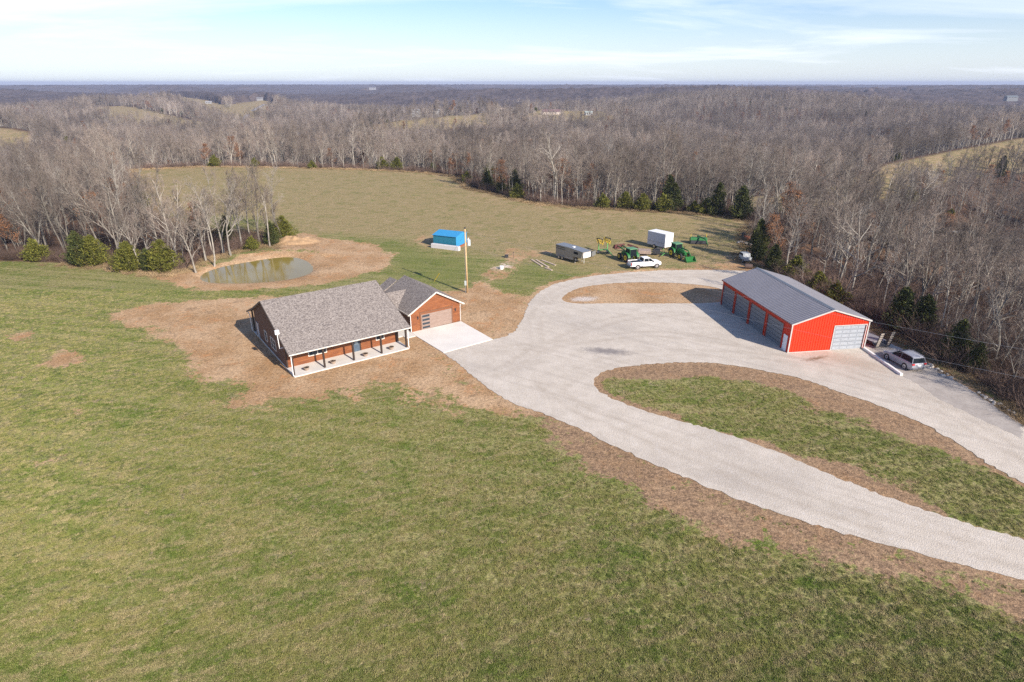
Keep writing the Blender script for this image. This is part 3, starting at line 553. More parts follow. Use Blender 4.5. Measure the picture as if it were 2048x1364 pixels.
# satellite / meter mast at the eave
MB().path([(.4, 2.75, 2.75), (-.45, 2.9, 2.72), (-.5, 2.9, 4.6)], .045).build('antenna_mast', WHITEP, hs)
MB().box((-.5, 2.85, 4.75), (.46, .3, .46)).build('antenna_panel', WHITEP, hs)
# garage apron
ap = jitter_poly(PP([(831.7, 672.9), (887.1, 706.4), (985.2, 679.5), (921.4, 643.2), (823, 664.5)]), 2, 0)
o = MB().prism([tuple(p) for p in PP([(831.7, 672.9), (887.1, 706.4), (985.2, 679.5), (922.0, 643.6), (824, 665.3)])], -.2, .10, 'z').build('concrete_pavement', mat('new_concrete', (.66, .625, .575), .9, var=.07, scale=.35)); tag(o, 'new pale concrete apron before the garage door', kind='structure')
# planters on the porch
def planter(x, y, lab):
    e = empty('planter', (*hw(x, y), .12), HA, lab, 'planter', 'planters standing on the front porch'); n = 16; rings = []
    for z, r in ((0, .2), (.08, .24), (.3, .31), (.33, .35), (.37, .35), (.37, .30), (.28, .28)): rings.append([(r * math.cos(2 * math.pi * i / n), r * math.sin(2 * math.pi * i / n), z) for i in range(n)])
    MB().loft(rings).build('pot', mat('clay_pot', (.33, .25, .19), .7), e)
    s = MB()
    for i in range(40):
        a = random.uniform(0, 6.28); r = random.uniform(0, .24); b = (r * math.cos(a), r * math.sin(a), .28); s.beam(b, (b[0] * 1.5, b[1] * 1.5, .28 + random.uniform(.06, .2)), .02, .01)
    s.cyl((0, 0, .28), (0, 0, .31), .28, n=14); s.build('dead_stems', mat('dead_stems', (.05, .035, .025), .9), e)
for (x, y, l_) in ((1.72, .95, 'brown planter on the porch nearest its left end'), (4.92, .95, 'brown planter on the porch right of the double window'), (8.94, .8, 'brown planter on the porch in front of the door'), (12.43, .9, 'brown planter on the porch nearest the garage')): planter(x, y, l_)

# ------------------------------------------------------------------ barn
B0 = P(1574.6, 705.8); BA = R(8.15)
def bw(x, y): return (B0[0] + x * math.cos(BA) - y * math.sin(BA), B0[1] + x * math.sin(BA) + y * math.cos(BA))
RED = mat('red_steel', (.60, .034, .008), .42, var=.06, scale=.7); ROOFM = mat('grey_steel_roof', (.19, .19, .22), .5, .1, var=.06, scale=.5)
BW, BL, BE, BR = 10.34, 18.63, 3.85, 5.45
bn = empty('metal_barn', (*bw(0, 0), 0), BA, 'bright red metal barn with grey ribbed roof and four grey roller doors', 'barn')
bz = lambda x: BR - abs(x - BW / 2) * (BR - BE) / (BW / 2)
f = MB()                                       # front with opening x 5.75..9.95, z<3.25
f.prism([(0, 0), (5.75, 0), (5.75, bz(5.75)), (BW / 2, BR), (0, BE)], 0, .12); f.prism([(5.75, 3.25), (9.98, 3.25), (9.98, bz(9.98)), (5.75, bz(5.75))], 0, .12); f.prism([(9.98, 0), (BW, 0), (BW, BE), (9.98, bz(9.98))], 0, .12)
f.build('front_wall', RED, bn)
f = MB(); x = .15
while x < BW - .1:
    z0 = 3.3 if 5.7 < x < 10.0 else .02; f.prism([(x, z0), (x + .09, z0), (x + .09, bz(x + .09) - .1), (x, bz(x) - .1)], -.042, -.003); x += .34
f.build('siding_ribs', RED, bn)
MB().prism([(0, 0), (BW, 0), (BW, BE), (BW / 2, BR), (0, BE)], BL - .12, BL).build('back_wall', RED, bn)
MB().bx(BW - .12, BW, .12, BL - .12, 0, BE).build('right_wall', RED, bn)
# left wall with four openings
ops = [(1.72, 5.55), (6.1, 10.05), (10.5, 14.32), (14.75, 18.35)]
f = MB(); ys = [.12, .36]
f.bx(0, .12, .12, 1.72, 0, BE)
for a, b in zip(ops[:-1], ops[1:]): f.bx(0, .12, a[1], b[0], 0, 3.2)
f.bx(0, .12, 18.35, BL - .12, 0, 3.2); f.bx(0, .12, 1.72, BL - .12, 3.2, BE); f.build('left_wall', RED, bn)
f = MB(); y = .2
while y < BL - .2:
    z0 = 3.25
    if y < .34 or 1.3 < y < 1.66: z0 = .02
    if .34 < y < 1.3: z0 = 2.15
    f.bx(-.033, -.003, y, y + .05, z0, BE - .1); y += .305
f.build('siding_ribs', RED, bn)
RD = mat('roller_door_grey', (.17, .185, .21), .45, .2, var=.05)
for a, b in ops:
    d = MB(); k = 0; z = .02
    while z < 3.18: d.bx(.06, .10, a, b, z, min(z + .5, 3.2)); z += .53
    d = d.build('overhead_door', RD, bn)
    s = MB()
    for k in range(1, 6): s.bx(.085 - .045, .058, a + .02, b - .02, k * .53 - .03, k * .53 - .008)
    s.build('door_seam', mat('door_seam', (.13, .14, .16), .5), d)
    MB().bx(-.06, -.035, a - .1, a, 0, 3.3).bx(-.06, -.035, b, b + .1, 0, 3.3).bx(-.06, -.035, a, b, 3.2, 3.3).build('door_trim', mat('brown_red_trim', (.30, .045, .02), .5), bn)
d = MB()
for k in range(6): d.bx(5.77, 9.96, .05, .09, .02 + k * .535, .02 + k * .535 + .5)
d = d.build('overhead_door', mat('white_grey_door', (.30, .325, .36), .4, var=.04), bn)
s = MB()
for k in range(6):
    for j in range(4): s.bx(5.95 + j * 1.02, 6.8 + j * 1.02, .03, .048, .14 + k * .535, .44 + k * .535)
s.build('raised_panels', mat('door_panel', (.325, .35, .385), .45), d)
MB().bx(5.65, 5.75, -.085, -.062, 0, 3.35).bx(9.98, 10.08, -.085, -.062, 0, 3.35).bx(5.75, 9.98, -.085, -.062, 3.25, 3.35).build('door_trim', mat('pale_trim', (.46, .44, .42), .5), bn)
d = MB().bx(-.09, -.035, .38, 1.26, .05, 2.1).build('side_door', mat('door_white', (.72, .74, .78), .4, var=.03), bn)
MB().cyl((-.14, 1.16, 1.02), (-.09, 1.16, 1.02), .05).build('handle', DARKM, d)
r_ = MB(); ov = .18
hl = bz(-ov) + .04
r_.slab([(-ov, -ov, hl), (BW / 2, -ov, BR + .05), (BW / 2, BL + ov, BR + .05), (-ov, BL + ov, hl)], .06); r_.slab([(BW / 2, -ov, BR + .05), (BW + ov, -ov, hl), (BW + ov, BL + ov, hl), (BW / 2, BL + ov, BR + .05)], .06)
rb = r_.build('roof', ROOFM, bn)
r_ = MB(); y = -.1
while y < BL + .1:
    r_.beam((-ov, y, hl + .018), (BW / 2 - .2, y, BR + .05 - .062 + .018), .07, .05); r_.beam((BW / 2 + .2, y, BR + .05 - .062 + .018), (BW + ov, y, hl + .018), .07, .05); y += .41
r_.build('roof_ribs', ROOFM, bn)
MB().slab([(BW / 2 - .3, -ov, BR - .01), (BW / 2, -ov, BR + .09), (BW / 2, BL + ov, BR + .09), (BW / 2 - .3, BL + ov, BR - .01)], .02).slab([(BW / 2, -ov, BR + .09), (BW / 2 + .3, -ov, BR - .01), (BW / 2 + .3, BL + ov, BR - .01), (BW / 2, BL + ov, BR + .09)], .02).build('ridge_cap', mat('ridge_cap', (.15, .17, .2), .5), bn)
f = MB(); f.beam((-ov, -ov - .02, hl - .09), (BW / 2, -ov - .02, BR - .04), .03, .16).beam((BW / 2, -ov - .02, BR - .04), (BW + ov, -ov - .02, hl - .09), .03, .16)
f.bx(-.06, .1, -.09, -.062, 0, BE - .08).bx(BW - .1, BW + .05, -.09, -.062, 0, BE - .08).bx(.1, 5.65, -.09, -.062, 0, .1)
f.build('corner_trim', mat('pale_trim', (.46, .44, .42), .5), bn)
MB().bx(-ov - .02, -ov + .0, -ov, BL + ov, hl - .16, hl - .01).build('eave_trim', mat('brown_red_trim', (.30, .045, .02), .5), bn)
# white beam and the ramps of a flatbed trailer
a = Vector((*P(1727.5, 698.5), 0)); b = Vector((*P(1802.5, 751.5), 0))
o = MB().beam(a + Vector((0, 0, .14)), b + Vector((0, 0, .14)), .32, .30).build('retaining_kerb', mat('white_kerb', (.74, .72, .70), .7, var=.06), bevel=.02); tag(o, 'long low white kerb beam running from the barn corner', 'kerb')

# ------------------------------------------------------------------ wheels and vehicles
def wheel(parent, x, y, r, w_, tyre=BLACK, rim=RIMM, rr=.62, name='wheel'):
    t = MB(); n = 20; rings = []
    for yy, q in ((-w_ / 2, r * .90), (-w_ * .38, r), (w_ * .38, r), (w_ / 2, r * .90)): rings.append([(x + q * math.cos(2 * math.pi * i / n), y + yy, r + q * math.sin(2 * math.pi * i / n)) for i in range(n)])
    t.loft(rings); o = t.build(name, tyre, parent, smooth_=False)
    m = MB(); 
    m.cyl((x, y - w_ / 2 - .004, r), (x, y + w_ / 2 + .004, r), r * rr, n=18)
    m.build('rim', rim, o)
    h = MB()
    h.cyl((x, y - w_ / 2 - .02, r), (x, y + w_ / 2 + .02, r), r * .2, n=10)
    h.build('hub', DARKM, o); return o
def at(u0, v0, u1, v1, off=0, back=0, z=0):
    """root transform with +x along image points 0->1; off = lateral (left) shift"""
    a = P(u0, v0); b = P(u1, v1); d = b - a; an = math.atan2(d[1], d[0]); n = np.array([-math.sin(an), math.cos(an)]); e = np.array([math.cos(an), math.sin(an)])
    p = a + n * off + e * back; return (p[0], p[1], z), an
def ring(x, w0, w1, zb, zm, zt):               # lower body section
    return [(x, -w0 * .93, zb), (x, -w0, zb + (zm - zb) * .35), (x, -w0, zm), (x, -w1, zt), (x, w1, zt), (x, w0, zm), (x, w0, zb + (zm - zb) * .35), (x, w0 * .93, zb)]
def arches(mb, xs, w, r, n=16):
    for x in xs:
        for s in (-1, 1): mb.cyl((x, s * (w + .006), r * .98), (x, s * (w - .18), r * .98), r * 1.17, n=n)
def suv():
    loc, an = at(1808.6, 738.2, 1777.4, 721.0, off=-.85)      # left-side wheels: centre is to their right
    e = empty('parked_car', loc, an, 'silver grey estate SUV parked beside the wood behind the barn', 'car')
    S = [(-1.02, .86, .84, .42, .80, .98), (-.95, .93, .90, .30, .92, 1.10), (-.5, .97, .92, .26, .95, 1.13), (0, .98, .92, .25, .95, 1.12), (1.4, .98, .92, .25, .95, 1.08), (2.3, .98, .90, .25, .94, 1.05), (2.9, .97, .85, .26, .86, 1.0), (3.5, .93, .76, .28, .78, .90), (3.78, .80, .62, .35, .66, .74)]
    MB().loft([ring(*q) for q in S]).build('body', SILVER, e, bevel=.03, smooth_=False)
    def cab(x, w, z, w2=None): return [(x, -w, z), (x, w, z)]
    g = MB(); lo = [(-.93, .88, 1.08), (-.4, .90, 1.10), (1.0, .90, 1.08), (2.45, .88, 1.03)]; hi = [(-.70, .70, 1.68), (-.35, .73, 1.74), (1.0, .73, 1.76), (1.62, .70, 1.70)]
    rr = [[(a[0], -a[1], a[2]), (b[0], -b[1], b[2]), (b[0], b[1], b[2]), (a[0], a[1], a[2])] for a, b in zip(lo, hi)]
    g.loft(rr).build('windows', GLASSD, e)
    t = MB(); hi2 = [(-.80, .72, 1.69), (-.35, .745, 1.755), (1.0, .745, 1.775), (1.55, .71, 1.725)]
    t.loft([[(x, -w, z - .03), (x, -w * .9, z + .025), (x, w * .9, z + .025), (x, w, z - .03)] for x, w, z in hi2]).build('roof', SILVER, e, smooth_=True)
    p = MB()
    for s in (-1, 1):
        p.beam((-.93, s * .885, 1.08), (-.70, s * .715, 1.7), .06, .09); p.beam((2.42, s * .89, 1.03), (1.60, s * .71, 1.72), .05, .06); p.beam((.9, s * .905, 1.08), (.85, s * .745, 1.74), .02, .05)
        p.beam((-.6, s * .75, 1.80), (1.2, s * .75, 1.82), .04, .03)
    p.each('pillar', SILVER, e)
    ar = MB(); arches(ar, (0, 2.82), .975, .38); ar.each('wheel_arch', DARKM, e)
    for x in (0, 2.82):
        for s in (-1, 1): wheel(e, x, s * .88, .38, .24)
    for s in (-1, 1): MB().box((-.97, s * .76, .98), (.16, .34, .20)).build('tail_lamp', REDL, e, bevel=.03)
    for s in (-1, 1): MB().box((3.55, s * .68, .78), (.3, .24, .12)).build('headlight', mat('lamp_clear', (.7, .72, .75), .1), e, bevel=.03)
    MB().box((-1.02, 0, .48), (.16, 1.7, .22)).build('rear_bumper', mat('bumper_grey', (.12, .12, .13), .6), e, bevel=.04)
    MB().box((-1.045, 0, .85), (.03, .5, .16)).build('licence_plate', WHITEP, e)
    for s in (-1, 1): MB().box((2.1, s * 1.03, 1.1), (.16, .16, .12)).build('mirror', SILVER, e, bevel=.03)
suv()
def pickup():
    loc, an = at(1274.8, 538.6, 1310.6, 536.1, off=.86)
    e = empty('pickup_truck', loc, an, 'white crew cab pickup truck parked on grass by the drive', 'truck'); W = WHITEP
    # bed: floor, sides, tailgate
    b = MB(); b.bx(-1.15, 1.02, -.98, -.86, .55, 1.32).bx(-1.15, 1.02, .86, .98, .55, 1.32).bx(-1.15, .95, -.86, .86, .62, .75).bx(.95, 1.05, -.86, .86, .7, 1.32); b.build('bed', W, e, bevel=.03)
    MB().bx(-1.05, .93, -.84, .84, 1.18, 1.24).build('bed_cover', DARKM, e)
    MB().bx(-1.25, -1.155, -.86, .86, .68, 1.3).build('tailgate', W, e, bevel=.02)
    S = [(1.05, .98, .94, .45, 1.1, 1.32), (2.6, .98, .94, .45, 1.1, 1.30), (3.2, .98, .90, .45, 1.08, 1.26), (4.2, .96, .84, .48, 1.02, 1.2), (4.6, .88, .74, .55, .95, 1.08)]
    MB().loft([ring(*q) for q in S]).build('body', W, e, bevel=.04)
    lo = [(1.08, .92, 1.3), (2.6, .92, 1.3), (3.25, .88, 1.27)]; hi = [(1.22, .76, 1.88), (2.1, .77, 1.9), (2.5, .74, 1.86)]
    MB().loft([[(a[0], -a[1], a[2]), (c[0], -c[1], c[2]), (c[0], c[1], c[2]), (a[0], a[1], a[2])] for a, c in zip(lo, hi)]).build('windows', GLASSD, e)
    MB().loft([[(x, -w, z - .04), (x, -w * .9, z + .03), (x, w * .9, z + .03), (x, w, z - .04)] for x, w, z in ((1.18, .78, 1.89), (2.1, .79, 1.92), (2.46, .76, 1.88))]).build('roof', W, e)
    p = MB()
    for s in (-1, 1): p.beam((1.1, s * .925, 1.3), (1.22, s * .78, 1.9), .06, .12); p.beam((3.2, s * .89, 1.27), (2.46, s * .76, 1.88), .05, .07); p.beam((2.1, s * .925, 1.3), (2.05, s * .785, 1.9), .03, .1)
    p.each('pillar', W, e)
    ar = MB(); arches(ar, (0, 3.7), .975, .42); ar.each('wheel_arch', DARKM, e)
    for x in (0, 3.7):
        for s in (-1, 1): wheel(e, x, s * .87, .42, .27)
    for s in (-1, 1): MB().box((-1.2, s * .90, 1.02), (.14, .14, .42)).build('tail_lamp', REDL, e)
    for s in (-1, 1): MB().box((4.5, s * .72, .92), (.2, .22, .2)).build('headlight', mat('lamp_clear', (.7, .72, .75), .1), e, bevel=.03)
    MB().box((-1.3, 0, .58), (.22, 1.85, .2)).build('rear_bumper', GREYM, e, bevel=.03); MB().box((4.62, 0, .62), (.18, 1.6, .26)).build('front_bumper', DARKM, e, bevel=.03)
    for s in (-1, 1): MB().box((2.95, s * 1.1, 1.35), (.14, .22, .22)).build('mirror', DARKM, e, bevel=.03)
pickup()
def horse_trailer():
    loc, an = at(1111, 515.2, 1137.3, 523.0, off=1.05)
    e = empty('livestock_trailer', loc, an, 'tan gooseneck livestock trailer with black slots in its side', 'trailer')
    b = MB(); b.prism([(0, .45), (4.6, .45), (4.9, 1.2), (6.9, 1.2), (7.3, 2.45), (0, 2.6)], -1.05, 1.05); b.build('body', TANM, e, bevel=.05)
    MB().prism([(-.03, 2.58), (7.33, 2.43), (7.2, 2.5), (3.5, 2.68), (-.03, 2.66)], -1.08, 1.08).build('roof', GREYM, e)
    MB().bx(7.12, 7.34, -.9, .9, 1.35, 2.3).build('nose_panel', WHITEP, e)
    s = MB()
    for z in (1.95, 2.3): s.bx(.05, 2.6, -1.075, -1.052, z, z + .12).bx(.05, 2.6, 1.052, 1.075, z, z + .12)
    s.build('side_slots', DARKM, e)
    MB().bx(4.9, 6.0, -1.08, -1.052, 1.75, 2.2).build('window', GLASSD, e)
    f = MB()
    for sg in (-1, 1): f.bx(.5, 2.5, sg * 1.06 - .1, sg * 1.06 + .1, .72, .80)
    f.each('fender', TANM, e)
    for x in (1.0, 1.95):
        for sg in (-1, 1): wheel(e, x, sg * 1.08, .36, .2)
    sp_ = MB().torus((5.5, -1.0, .75), (0, 1, 0), .3, .12).build('spare_tyre', BLACK, e); MB().cyl((5.5, -1.06, .75), (5.5, -.96, .75), .22, n=14).build('rim', RIMM, sp_)
    MB().cyl((5.2, -.9, 0), (5.2, -.9, 1.25), .06).cyl((5.2, .9, 0), (5.2, .9, 1.25), .06).cyl((6.6, 0, .1), (6.6, 0, 1.25), .07).each('jack_leg', mat('pale_leg', (.5, .48, .42), .6), e)
    v = MB().bx(3.6, 4.1, -.3, .2, 2.62, 2.74).build('roof_vent', WHITEP, e)
horse_trailer()
def box_trailer():
    loc, an = at(1293.5, 492.6, 1328.5, 501.2, off=1.25)
    e = empty('cargo_trailer', loc, an, 'tall white enclosed box trailer standing between the two tractors', 'trailer')
    A = P(1293.5, 492.6); B = P(1328.5, 501.2); ln = float(np.linalg.norm(B - A))
    MB().bx(0, ln, -1.25, 1.25, .55, 3.2).build('body', mat('trailer_white', (.50, .50, .54), .45, var=.03), e, bevel=.04)
    MB().bx(-.03, ln + .03, -1.28, 1.28, 3.2, 3.26).build('roof', WHITEP, e); MB().bx(ln, ln + .04, -1.2, 1.2, .6, 3.15).build('end_panel', WHITEP, e)
    MB().bx(.05, ln - .05, -1.275, -1.252, 1.35, 1.42).build('side_rail', GREYM, e)
    for x in (1.9, 2.75)[:1]:
        for s in (-1, 1): wheel(e, x, s * 1.22, .4, .22)
    MB().beam((ln, -.6, .5), (ln + 1.3, 0, .5), .1, .12).beam((ln, .6, .5), (ln + 1.3, 0, .5), .1, .12).cyl((ln + 1.2, 0, 0), (ln + 1.2, 0, .7), .05).build('hitch', DARKM, e)
box_trailer()
def tractor(loc, an, label, loader='down'):
    e = empty('tractor', loc, an, label, 'tractor', 'green tractors standing in the tool yard')       # origin on rear axle centre, +x forward
    MB().loft([[(x, -w, z0), (x, -w, z1 - .1), (x, -w * .7, z1), (x, w * .7, z1), (x, w, z1 - .1), (x, w, z0)] for x, w, z0, z1 in ((.75, .42, .8, 1.72), (1.6, .42, .8, 1.68), (2.5, .38, .82, 1.52), (2.9, .32, .9, 1.35))]).build('hood', GREEN, e, bevel=.03)
    MB().bx(-.4, 2.6, -.25, .25, .55, .9).build('chassis', DARKM, e)
    MB().prism([(-.75, 1.15), (.75, 1.15), (.85, 1.5), (.6, 2.5), (-.65, 2.5)], -.72, .72).build('cab_glass', GLASSD, e)
    c = MB()
    for s in (-1, 1): c.beam((-.75, s * .73, 1.1), (-.66, s * .73, 2.5), .07, .07).beam((.83, s * .73, 1.4), (.6, s * .73, 2.5), .07, .07).beam((-.1, s * .73, 1.1), (-.1, s * .73, 2.5), .05, .05).bx(-.75, .8, s * .73 - .03, s * .73 + .03, 1.0, 1.3)
    c.build('cab_frame', GREEN, e)
    MB().bx(-.85, .78, -.85, .85, 2.5, 2.66).build('cab_roof', mat('faded_green', (.10, .24, .12), .5), e, bevel=.06)
    for s in (-1, 1):
        n = 10; fm = MB(); pts = [(math.cos(a) * .98, .86 + math.sin(a) * .98) for a in np.linspace(R(10), R(170), n)]
        for p, q_ in zip(pts[:-1], pts[1:]): fm.beam((p[0], s * .98, p[1]), (q_[0], s * .98, q_[1]), .5, .05)
        fm.build('fender', GREEN, e)
        wheel(e, 0, s * 1.0, .86, .5, rim=YEL, rr=.55); wheel(e, 2.45, s * .92, .62, .38, rim=YEL, rr=.55)
    MB().cyl((2.0, .3, 1.6), (2.0, .3, 2.4), .05).build('exhaust', DARKM, e)
    MB().beam((-.4, -.35, .7), (-1.3, -.4, .6), .08, .1).beam((-.4, .35, .7), (-1.3, .4, .6), .08, .1).beam((-.6, 0, 1.3), (-1.2, 0, 1.1), .05, .05).each('hitch_arm', mat('yellow_green', (.25, .30, .05), .5), e)
    z = {'down': .35, 'up': 1.9}[loader]; xe = 4.0
    l_ = MB()
    for s in (-1, 1): l_.beam((1.1, s * .5, 1.0), (1.1, s * .5, 1.85), .12, .14).beam((1.1, s * .5, 1.8), (2.9, s * .5, 1.75 if loader == 'down' else 2.1), .11, .2).beam((2.9, s * .5, 1.75 if loader == 'down' else 2.1), (xe, s * .5, z + .3), .11, .18)
    l_.beam((3.1, -.5, 1.4 if loader == 'down' else 2.0), (3.1, .5, 1.4 if loader == 'down' else 2.0), .12, .12)
    l_.build('loader_arms', GREEN, e)
    bk = MB(); bk.prism([(xe, z - .3), (xe + .9, z - .3), (xe + .9, z - .25), (xe + .1, z - .24), (xe + .1, z + .55), (xe, z + .55)], -1.05, 1.05)
    for s in (-1, 1): bk.prism([(xe, z - .3), (xe + .9, z - .3), (xe + .35, z + .5), (xe, z + .55)], s * 1.05 - .03, s * 1.05 + .03)
    bk.build('loader_bucket', GREEN if loader == 'down' else mat('dark_red_bucket', (.10, .03, .03), .6), e)
loc, an = at(1343.3, 513.4, 1358.7, 519.4, off=.95); tractor(loc, an, 'green tractor with yellow wheels and its loader bucket lowered', 'down')
loc, an = at(1252.0, 524.5, 1240.8, 519.5, off=-1.0); tractor(loc, an, 'faded green tractor seen from behind beside the pickup truck', 'up')
def tedder():
    a = P(1195.7, 507); b = P(1215.5, 506.2); c = (a + b) / 2; t = P(1226, 516); an = math.atan2(*(t - c)[::-1]); L_ = float(np.linalg.norm(t - c)); wd = float(np.linalg.norm(b - a)) / 2
    e = empty('hay_rake', (c[0], c[1], 0), an, 'hay rake with yellow tine wheels folded up on a green frame', 'rake')
    MB().beam((0, -wd, .75), (0, wd, .75), .16, .18).path([(0, 0, .8), (L_ * .5, 0, 1.1), (L_, 0, .35)], .09).cyl((L_ - .3, 0, 0), (L_ - .3, 0, .6), .05).beam((0, -wd, .8), (L_ * .3, 0, .95), .1, .1).beam((0, wd, .8), (L_ * .3, 0, .95), .1, .1).build('frame', GREENL, e)
    for s in (-1, 1):
        wheel(e, 0, s * wd, .38, .22, rim=WHITEP)
        m = MB(); m.beam((0, s * wd, .8), (-.1, s * wd * .95, 2.0), .14, .14); m.build('mast', GREENL, e)
        m = MB(); m.beam((-.1, s * wd * .95, 2.0), (-1.0, s * wd * .9, 2.9), .12, .12).beam((-1.0, s * wd * .9, 2.9), (1.2, s * wd * .9, 3.1), .14, .14).beam((1.2, s * wd * .9, 3.1), (1.0, s * (wd * .9), 2.4), .1, .1).build('folded_arm', DARKM, e)
        for k in range(3):
            cx = -.9 + k * .9; y = s * wd * .9; tw = MB().torus((cx, y - s * .12, 2.45), (0, 1, .2), .42, .035, 18, 5)
            for j in range(14): an_ = j * 2 * math.pi / 14; tw.beam((cx, y - s * .12, 2.45), (cx + .56 * math.cos(an_), y - s * .12 + .05, 2.45 + .56 * math.sin(an_)), .03, .03)
            tw.build('tine_wheel', YEL, e)
tedder()
def small_tedder():
    loc, an = at(1311, 511, 1325, 513, off=.9)
    e = empty('hay_tedder', loc, an, 'small low light green hay tedder beside the lowered tractor', 'tedder')
    MB().beam((0, 0, .5), (3.0, 0, .5), .14, .14).beam((1.5, 0, .5), (1.5, -1.8, .35), .1, .1).beam((0, 0, .5), (0, 0, 1.5), .09, .09).beam((3, 0, .5), (3, 0, 1.6), .09, .09).beam((1.5, 0, .55), (1.0, .2, 1.3), .08, .08).build('frame', GREENL, e)
    for x in (0.1, 2.9):
        wheel(e, x, -.2, .26, .16, rim=WHITEP)
        t = MB()
        for j in range(6): a = j * math.pi / 3; t.beam((x, .4, .45), (x + .85 * math.cos(a), .4 + .85 * math.sin(a), .3), .05, .04)
        t.build('rotor', GREENL, e)
small_tedder()
def mower():
    c = P(1396, 486.5); t = P(1414.5, 494.5); an = math.atan2(*(t - c)[::-1]); L_ = float(np.linalg.norm(t - c))
    e = empty('mower_conditioner', (c[0], c[1], 0), R(-8), 'bright green mower conditioner alone in the tan meadow', 'mower')
    MB().prism([(-.7, .25), (1.0, .25), (1.1, .8), (.6, 1.25), (-.5, 1.3), (-.8, .8)], -1.7, 1.7, 'x').build('header', GREEN, e, bevel=.05) 
    MB().prism([(-1.1, .12), (-.72, .12), (-.82, .78), (-1.0, .8)], -1.65, 1.65, 'x').build('curtain', DARKM, e)
    tx, ty = (t - c); cs, sn = math.cos(R(8)), math.sin(R(8)); lx, ly = tx * cs - ty * sn, tx * sn + ty * cs
    MB().beam((-.2, .2, 1.55), (lx * .75, ly * .75, 1.45), .2, .22).beam((lx * .75, ly * .75, 1.45), (lx, ly, .5), .16, .18).beam((-.2, .2, 1.2), (-.2, .2, 1.7), .2, .2).build('tongue', GREEN, e)
    MB().cyl((lx, ly, 0), (lx, ly, .5), .07).build('jack', DARKM, e)
    for x in (-1.2, 1.3): wheel(e, x, 1.15, .38, .25, rim=YEL)
    MB().cyl((-1.6, 0, 1.2), (-1.6, 0, 1.9), .04).cyl((1.6, 0.4, 1.2), (1.6, .4, 2.0), .04).each('marker_post', YEL, e)
mower()
def brush_mower():
    loc, an = at(1277, 512, 1303, 513, off=.9)
    e = empty('flat_mower', loc, an, 'tan decked rotary cutter with black hitch frame between tractor and box trailer', 'mower')
    MB().prism([(-.2, .4), (2.2, .4), (2.4, .6), (2.3, 1.0), (-.1, 1.05)], -.9, 1.2).build('deck', mat('tan_deck', (.30, .23, .19), .8, var=.25), e, bevel=.04)
    MB().beam((2.3, -.6, .8), (3.4, 0, 1.5), .1, .12).beam((2.3, .8, .8), (3.4, 0, 1.5), .1, .12).beam((3.4, 0, 1.5), (4.4, .4, 1.3), .14, .3).beam((4.4, .4, 1.3), (4.6, .4, .1), .12, .1).bx(2.7, 4.1, -.3, .8, .4, 1.1).build('hitch_frame', DARKM, e)
    wheel(e, 0, -1.0, .3, .18)
    MB().beam((-2.2, 1.5, 1.6), (-.1, 1.3, 1.0), .3, .35).build('discharge_arm', mat('maroon', (.09, .03, .03), .6), e)
brush_mower()
def utility_trailer():
    loc, an = at(1168, 514, 1184, 516.5, off=.8)
    e = empty('utility_trailer', loc, an, 'low grey open utility trailer in front of the livestock trailer', 'trailer')
    MB().bx(-.9, 1.6, -.8, .8, .5, .6).build('deck', mat('weathered_boards', (.28, .25, .22), .9, var=.25), e); MB().bx(1.6, 1.66, -.85, .85, .3, 1.2).bx(-.9, 1.6, -.85, -.8, .55, .95).bx(-.9, 1.6, .8, .85, .55, .95).build('side_rail', GREYM, e)
    for s in (-1, 1): wheel(e, .2, s * .95, .32, .18)
    MB().box((.5, 0, .95), (.7, .6, .6)).build('engine_box', DARKM, e, bevel=.05); MB().cyl((1.4, .5, 0), (1.4, .5, .5), .05).build('jack', GREYM, e)
utility_trailer()
def flatbed():
    r0 = P(1743.5, 695); r1 = P(1772, 691); c = (r0 + r1) / 2; an = math.atan2(*(r1 - r0)[::-1]) + math.pi / 2; W_ = float(np.linalg.norm(r1 - r0)) / 2
    e = empty('flatbed_trailer', (c[0], c[1], 0), an, 'flatbed equipment trailer with two upright loading ramps behind the barn', 'trailer')
    MB().bx(.1, 7.5, -1.1, 1.1, .62, .72).build('deck', mat('grey_deck_boards', (.24, .23, .25), .8, var=.2), e); MB().bx(.05, 7.5, -1.16, -1.1, .5, .74).bx(.05, 7.5, 1.1, 1.16, .5, .74).prism([(0.1, .5), (.1, .62), (-.6, .3), (-.6, .22)], -1.1, 1.1).build('frame', DARKM, e)
    for s in (-1, 1):
        m = MB(); x0 = s * .85
        m.beam((-.5, x0 - .28, .3), (-.85, x0 - .28, 2.2), .07, .1).beam((-.5, x0 + .28, .3), (-.85, x0 + .28, 2.2), .07, .1); m = m.build('loading_ramp', DARKM, e)
        t = MB()
        for k in range(7): f_ = k / 6; t.box((-.5 - .35 * f_, x0, .4 + 1.7 * f_), (.06, .5, .16))
        t.build('ramp_cleats', mat('worn_cleat', (.30, .26, .22), .6), m)
        for x in (2.0, 2.95): wheel(e, x, s * 1.0, .34, .2)
    MB().beam((7.5, -.6, .6), (8.9, 0, .6), .12, .12).beam((7.5, .6, .6), (8.9, 0, .6), .12, .12).build('hitch', DARKM, e)
flatbed()
